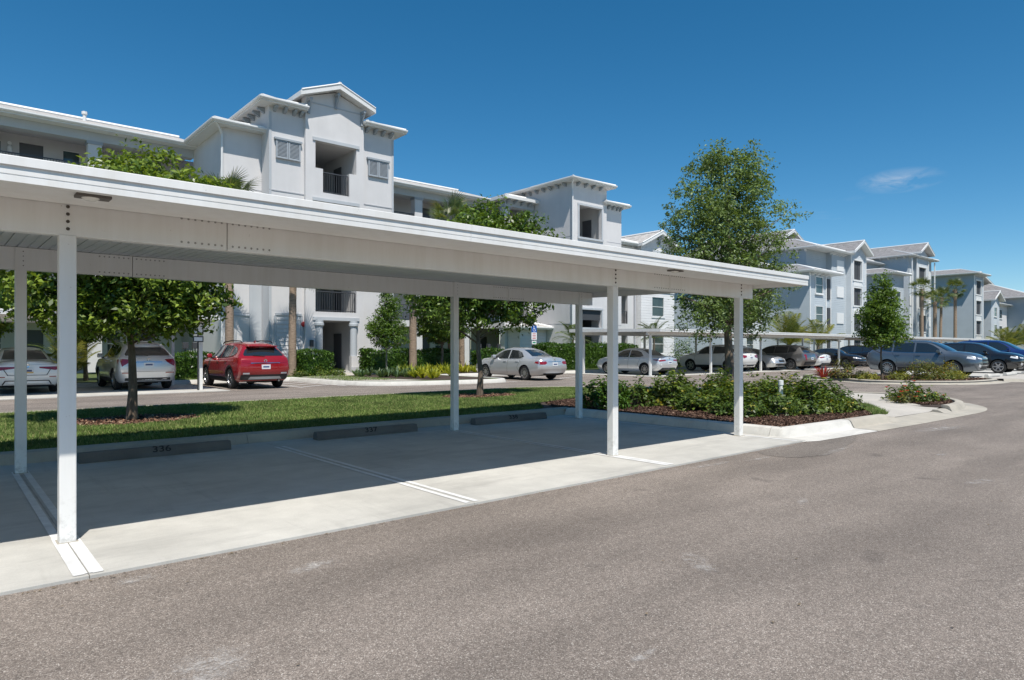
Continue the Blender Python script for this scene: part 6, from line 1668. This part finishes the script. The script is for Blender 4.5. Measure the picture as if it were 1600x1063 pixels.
    if kind == 'suv':
        b = MB(); b.prism([(-.13, 0), (.05, 0), (-.04, .05), (-.11, .055)], 'y', -.015, .015); link('antenna_fin', b.mesh('antenna_fin', paint), body, (-1.25 * kx, 0, 1.695 * kz))
        h = hz(0, 1.50); b = MB(); b.prism([(h.x - .16, h.z + .035), (h.x + .10, h.z - .01), (h.x + .16, h.z + .075), (h.x - .15, h.z + .055)], 'y', -.53 * ky, .53 * ky); link('roof_spoiler', b.mesh('roof_spoiler', paint, bevel=.008), body)
        h = hz(0, 1.17)
        b = MB(); b.bar((h.x - .02, 0, h.z + .02), (hz(.4, 1.20).x - .02, .40, h.z + .05), .02); link('rear_wiper', b.mesh('rear_wiper', 'car_plastic'), body)
    b = MB()      # underside: axle, sump and silencer
    b.tube([(xr, -W / 2 + .2, wr), (xr, W / 2 - .2, wr)], .05, 8); b.tube([(xf, -W / 2 + .2, wr), (xf, W / 2 - .2, wr)], .05, 8); b.box(xr - .5, -.4, .22, xr - .2, .4, .36); link('underbody', b.mesh('underbody', 'car_plastic'), body)
    return t

# ---- light and trim layouts
def boxp(y0, y1, z0, z1): return [(y0, z0), (y1, z0), (y1, z1), (y0, z1)]
FR_SEDAN = dict(pairs=[([[(.36, .66), (.74, .70), (.72, .78), (.40, .72)]], 'lamp_clear', 'headlight'), ([boxp(.40, .62, .34, .44)], 'car_plastic', 'fog_bezel')], single=[([[(-.34, .56), (.34, .56), (.36, .70), (-.36, .70)]], 'car_plastic', 'grille'), ([boxp(-.42, .42, .32, .46)], 'car_plastic', 'lower_intake'), ([boxp(-.36, .36, .695, .715)], 'chrome', 'grille_trim')], sides=[([[(2.0, .74), (2.28, .70), (2.28, .76), (2.0, .82)]], 'lamp_clear', 'headlight_wrap')])
FR_SUV = dict(pairs=[([[(.40, .80), (.74, .84), (.72, .92), (.42, .88)]], 'lamp_clear', 'headlight'), ([[(.46, .44), (.70, .48), (.72, .60), (.52, .56)]], 'lamp_clear', 'fog_bezel')], single=[([[(-.36, .56), (.36, .56), (.40, .82), (-.40, .82)]], 'car_plastic', 'grille'), ([boxp(-.48, .48, .36, .50)], 'car_plastic', 'lower_intake'), ([boxp(-.40, .40, .82, .845), boxp(-.38, .38, .68, .70)], 'chrome', 'grille_trim')], sides=[([[(1.95, .86), (2.28, .80), (2.28, .88), (1.98, .95)]], 'lamp_clear', 'headlight_wrap')])
RE_SANTA = dict(pairs=[([[(.50, .93), (.84, .96), (.86, 1.06), (.52, 1.03)]], 'tail_red', 'tail_lamp'), ([boxp(.56, .78, .545, .60)], 'lamp_clear', 'reverse_lamp')],
    single=[([[(-.84, .34), (.84, .34), (.84, .52), (.70, .53), (-.70, .53), (-.84, .52)]], 'car_plastic', 'bumper_cladding'), ([boxp(-.52, .52, .925, .95)], 'chrome', 'tail_trim'), ([[(-.60, .36), (.60, .36), (.52, .46), (-.52, .46)]], 'skid_silver', 'skid_plate')],
    sides=[([[(-2.2, .96), (-2.02, .99), (-2.0, 1.06), (-2.2, 1.06)]], 'tail_red', 'tail_lamp_wrap')], plate=.80, emblem=1.02, exhaust=[-.5])
RE_ENV = dict(pairs=[([[(.60, .96), (.83, .82), (.86, 1.0), (.84, 1.08), (.52, 1.06)]], 'tail_red', 'tail_lamp'), ([boxp(.54, .82, .59, .625)], 'tail_red', 'bumper_reflector'), ([boxp(.44, .62, .345, .39)], 'chrome', 'exhaust_tip')],
    single=[([boxp(-.72, .72, .34, .43)], 'car_plastic', 'bumper_cladding'), ([[(-.44, .96), (.44, .96), (.40, .98), (-.40, .98)]], 'chrome', 'tail_trim'), ([boxp(-.78, .78, .648, .655)], 'car_plastic', 'bumper_seam')],
    sides=[([[(-2.22, .90), (-2.05, .98), (-2.02, 1.06), (-2.2, 1.06)]], 'tail_red', 'tail_lamp_wrap')], plate=.88, emblem=1.05)
RE_XT = dict(pairs=[([[(.66, .70), (.80, .68), (.86, 1.04), (.70, 1.08), (.62, 1.0)]], 'tail_red', 'tail_lamp')], single=[([boxp(-.80, .80, .34, .58)], 'car_plastic', 'bumper_cladding'), ([boxp(-.5, .5, .93, .95)], 'chrome', 'tail_trim')], plate=.78, emblem=1.03)
RE_WSUV = dict(pairs=[([[(.46, .92), (.80, .84), (.86, 1.0), (.80, 1.06), (.46, 1.02)]], 'tail_red', 'tail_lamp'), ([boxp(.40, .62, .35, .42)], 'chrome', 'exhaust_tip')], single=[([boxp(-.80, .80, .34, .46)], 'car_plastic', 'bumper_cladding')], plate=.88, emblem=1.03)
RE_ALT = dict(pairs=[([[(.30, .83), (.72, .76), (.84, .80), (.84, .88), (.30, .875)]], 'tail_red', 'tail_lamp'), ([boxp(.56, .74, .545, .57)], 'tail_red', 'bumper_reflector')],
    single=[([[(-.62, .28), (-.54, .42), (.54, .42), (.62, .28), (.66, .28), (.56, .45), (-.56, .45), (-.66, .28)]], 'car_plastic', 'diffuser_trim'), ([[(-.50, .60), (.50, .60), (.62, .82), (.60, .83), (.485, .612), (-.485, .612), (-.60, .83), (-.62, .82)]], 'car_plastic', 'trunk_seam')], sides=[([[(-2.3, .80), (-2.08, .84), (-2.1, .90), (-2.3, .89)]], 'tail_red', 'tail_lamp_wrap')], plate=.75, emblem=.91)
RE_ACC = dict(pairs=[([[(.46, .80), (.60, .72), (.84, .74), (.82, .86), (.52, .88)]], 'tail_red', 'tail_lamp'), ([[(.46, .76), (.58, .715), (.70, .72), (.70, .735), (.58, .73)]], 'lamp_clear', 'reverse_lamp')], single=[([boxp(-.62, .62, .28, .34)], 'car_plastic', 'bumper_valance'), ([boxp(-.40, .40, .855, .87)], 'chrome', 'tail_trim')], sides=[([[(-2.33, .76), (-2.08, .80), (-2.10, .87), (-2.3, .88)]], 'tail_red', 'tail_lamp_wrap')], plate=.74, emblem=.91)
RE_COR = dict(pairs=[([[(.34, .80), (.80, .76), (.84, .85), (.36, .87)]], 'tail_red', 'tail_lamp'), ([[(.62, .50), (.76, .46), (.76, .62), (.72, .64)]], 'lamp_clear', 'reverse_lamp')], single=[([[(-.74, .28), (.74, .28), (.58, .42), (-.58, .42)]], 'car_plastic', 'bumper_valance'), ([boxp(-.34, .34, .84, .855)], 'chrome', 'tail_trim')], sides=[([[(-2.3, .80), (-2.0, .84), (-2.02, .88), (-2.3, .88)]], 'tail_red', 'tail_lamp_wrap')], plate=.70, emblem=.91)
UP, DN = R(90), R(-90)
Z0 = .02
make_car('white sedan parked under the far carport at the left edge', (2.15, 25.75 + 2.45, Z0), UP, 'sedan', 'paint_white', 4.90, 1.85, 1.45, .335, rear=RE_ALT, front=FR_SEDAN, plate=('plate_white', 'plate_orange'), spokes=5)
make_car('silver crossover parked under the far carport behind the lawn tree', (5.52, 25.55 + 2.34, Z0), UP, 'suv', 'paint_bright_silver', 4.67, 1.84, 1.68, .36, rear=RE_ENV, front=FR_SUV, spokes=10, rails='silver')
make_car('red crossover with black wheel arches parked beside the far carport post', (8.93, 23.92 + 2.385, 0), UP, 'suv', 'paint_red', 4.77, 1.89, 1.68, .38, rear=RE_SANTA, front=FR_SUV, clad=True, rails='black', spokes=5)
make_car('silver sedan parked in front of the blue parking sign', (21.25, 21.75 + 2.47, 0), UP, 'sedan', 'paint_silver', 4.94, 1.85, 1.475, .335, rear=RE_ACC, front=FR_SEDAN, spokes=10)
make_car('silver compact sedan under the long far carport', (29.85, 21.75 + 2.31, Z0), UP, 'sedan', 'paint_bright_silver', 4.63, 1.78, 1.43, .32, rear=RE_COR, front=FR_SEDAN, spokes=8)
make_car('pearl white crossover behind the oak trunk', (37.95, 21.6 + 2.35, Z0), UP, 'suv', 'paint_pearl', 4.70, 1.86, 1.66, .365, rear=RE_WSUV, front=FR_SUV, spokes=5)
make_car('silver sedan facing out between white crossover and dark grey crossover', (41.75, 21.6 + 2.35, Z0), DN, 'sedan', 'paint_silver', 4.7, 1.80, 1.45, .32, rear=RE_ACC, front=FR_SEDAN, spokes=10)
make_car('dark grey crossover with tall tail lamps under the long far carport', (44.45, 20.9 + 2.40, Z0), UP, 'suv', 'paint_pewter', 4.81, 1.88, 1.66, .375, rear=RE_XT, front=FR_SUV, spokes=10, clad=False)
make_car('white sedan right of the dark grey crossover', (48.45, 21.7 + 2.4, Z0), UP, 'sedan', 'paint_white', 4.8, 1.82, 1.45, .33, rear=RE_COR, front=FR_SEDAN, spokes=5)
make_car('black sedan behind the red leaved island plants', (53.9, 21.3 + 2.4, 0), DN, 'sedan', 'paint_black', 4.8, 1.82, 1.46, .33, rear=RE_COR, front=FR_SEDAN, spokes=5)
make_car('black crossover left of the steel blue crossover', (57.3, 21.2 + 2.4, 0), UP, 'suv', 'paint_black', 4.8, 1.88, 1.70, .37, rear=RE_WSUV, front=FR_SUV, spokes=5)
make_car('steel blue crossover facing out behind the slender island tree', (37.6, 9.45 + 2.475, .105), DN, 'suv', 'paint_steel_blue', 4.95, 1.93, 1.73, .385, rear=RE_WSUV, front=FR_SUV, clad=False, rails='silver', spokes=12)
make_car('black crossover facing out right of the steel blue crossover', (44.6, 9.35 + 2.4, .105), DN, 'suv', 'paint_black', 4.8, 1.90, 1.67, .37, rear=RE_WSUV, front=FR_SUV, spokes=6)
make_car('dark blue crossover at the right picture edge', (50.6, 9.6 + 2.5, .105), DN, 'suv', 'paint_blue', 5.0, 1.98, 1.86, .39, rear=RE_WSUV, front=FR_SUV, spokes=6)

# ------------------------------------------------------------------ signs and small things
t = thing('parking_sign', 'blue and white disabled parking sign behind the silver sedan', 'sign', (25.6, 27.9, .15))
b = MB(); b.tube([(0, 0, 0), (0, 0, 2.75)], .035, 8); b.build('pole', 'pole_dark', t, world=False)
def panel(name, mat, x0, z0, x1, z1, y=-.05, parent=t, th=.006):
    q = MB(); q.box(x0, y - th, z0, x1, y, z1); return q.build(name, mat, parent, world=False)
p1 = panel('blue_panel', 'sign_blue', -.20, 2.22, .20, 2.62)
q = MB(); y = -.058
q.lathe([(.075, 0), (.095, 0)], 20, 'y', (.0, y, 2.36)); q.lathe([(0, 0), (.032, 0)], 12, 'y', (-.02, y - .0006, 2.56))
q.poly([(-.035, y - .0003, 2.53), (-.005, y - .0003, 2.53), (.01, y - .0003, 2.42), (-.02, y - .0003, 2.42)]); q.poly([(.0, y - .0004, 2.44), (.0, y - .0004, 2.41), (.075, y - .0004, 2.41), (.075, y - .0004, 2.44)]); q.poly([(.05, y - .0005, 2.41), (.08, y - .0005, 2.42), (.12, y - .0005, 2.30), (.09, y - .0005, 2.29)])
q.build('wheelchair_symbol', 'sign_white', p1, world=False)
p2 = panel('white_panel', 'sign_white', -.20, 1.80, .20, 2.215)
q = MB()
for k in range(4): q.poly([(-.13, -.0575, 2.12 - k * .09), (.13, -.0575, 2.12 - k * .09), (.13, -.0575, 2.16 - k * .09), (-.13, -.0575, 2.16 - k * .09)])
q.build('red_lettering', 'sign_ink', p2, world=False)
p3 = panel('fine_panel', 'sign_white', -.17, 1.55, .17, 1.74)
q = MB(); q.poly([(-.12, -.0575, 1.60), (.12, -.0575, 1.60), (.12, -.0575, 1.69), (-.12, -.0575, 1.69)]); q.build('green_lettering', 'sign_green', p3, world=False)
t = thing('parking_sign', 'small stacked black framed sign beside the far carport end post', 'sign', (6.83, 24.55, .02))
b = MB(); b.tube([(0, 0, 0), (0, 0, 2.30)], .025, 8); b.build('pole', 'pole_dark', t, world=False)
for z0, z1 in ((1.93, 2.32), (1.66, 1.86)):
    f = panel('sign_frame', 'pole_dark', -.17, z0, .17, z1, -.03, t); panel('sign_face', 'sign_white', -.135, z0 + .035, .135, z1 - .035, -.0365, f, .003)
t = thing('marker_pipe', 'white plastic pipe standing among the bed shrubs', 'pipe', (13.5, 7.0, .12))
b = MB(); b.lathe([(.045, -.02), (.045, .56), (.055, .565), (.055, .66), (.0, .67)], 14, 'z'); b.build('pipe', 'pipe_white', t, world=False, smooth=True)
t = thing('utility_box', 'small white box on the verge by the far sidewalk', 'box', (37.5, 7.1, .11), R(20))
b = MB(); b.box(-.28, -.2, 0, .28, .2, .42); b.build('cabinet', 'sign_white', t, world=False, bevel=.02)
b = MB(); b.box(-.31, -.23, .421, .31, .23, .47); b.build('lid', 'sign_white', t, world=False, bevel=.01)
for i, (x, y) in enumerate(((24.6, 31.6), (25.3, 31.6), (26.1, 31.6), (8.35, 31.9), (8.75, 31.9))):
    t = thing('utility_meter', 'dark meter on a riser above the hedge behind the silver sedan' if i < 3 else 'dark meter on a riser above the hedge left of the red crossover', 'meter', (x, y, .15), 0, 'meters behind the silver sedan' if i < 3 else 'meters left of the red crossover')
    b = MB(); b.tube([(0, 0, 0), (0, 0, 1.35)], .03, 8); b.build('riser', 'rail_metal', t, world=False); b = MB(); b.box(-.11, -.08, 1.3, .11, .08, 1.58); b.build('meter_head', 'rail_metal', t, world=False, bevel=.01)
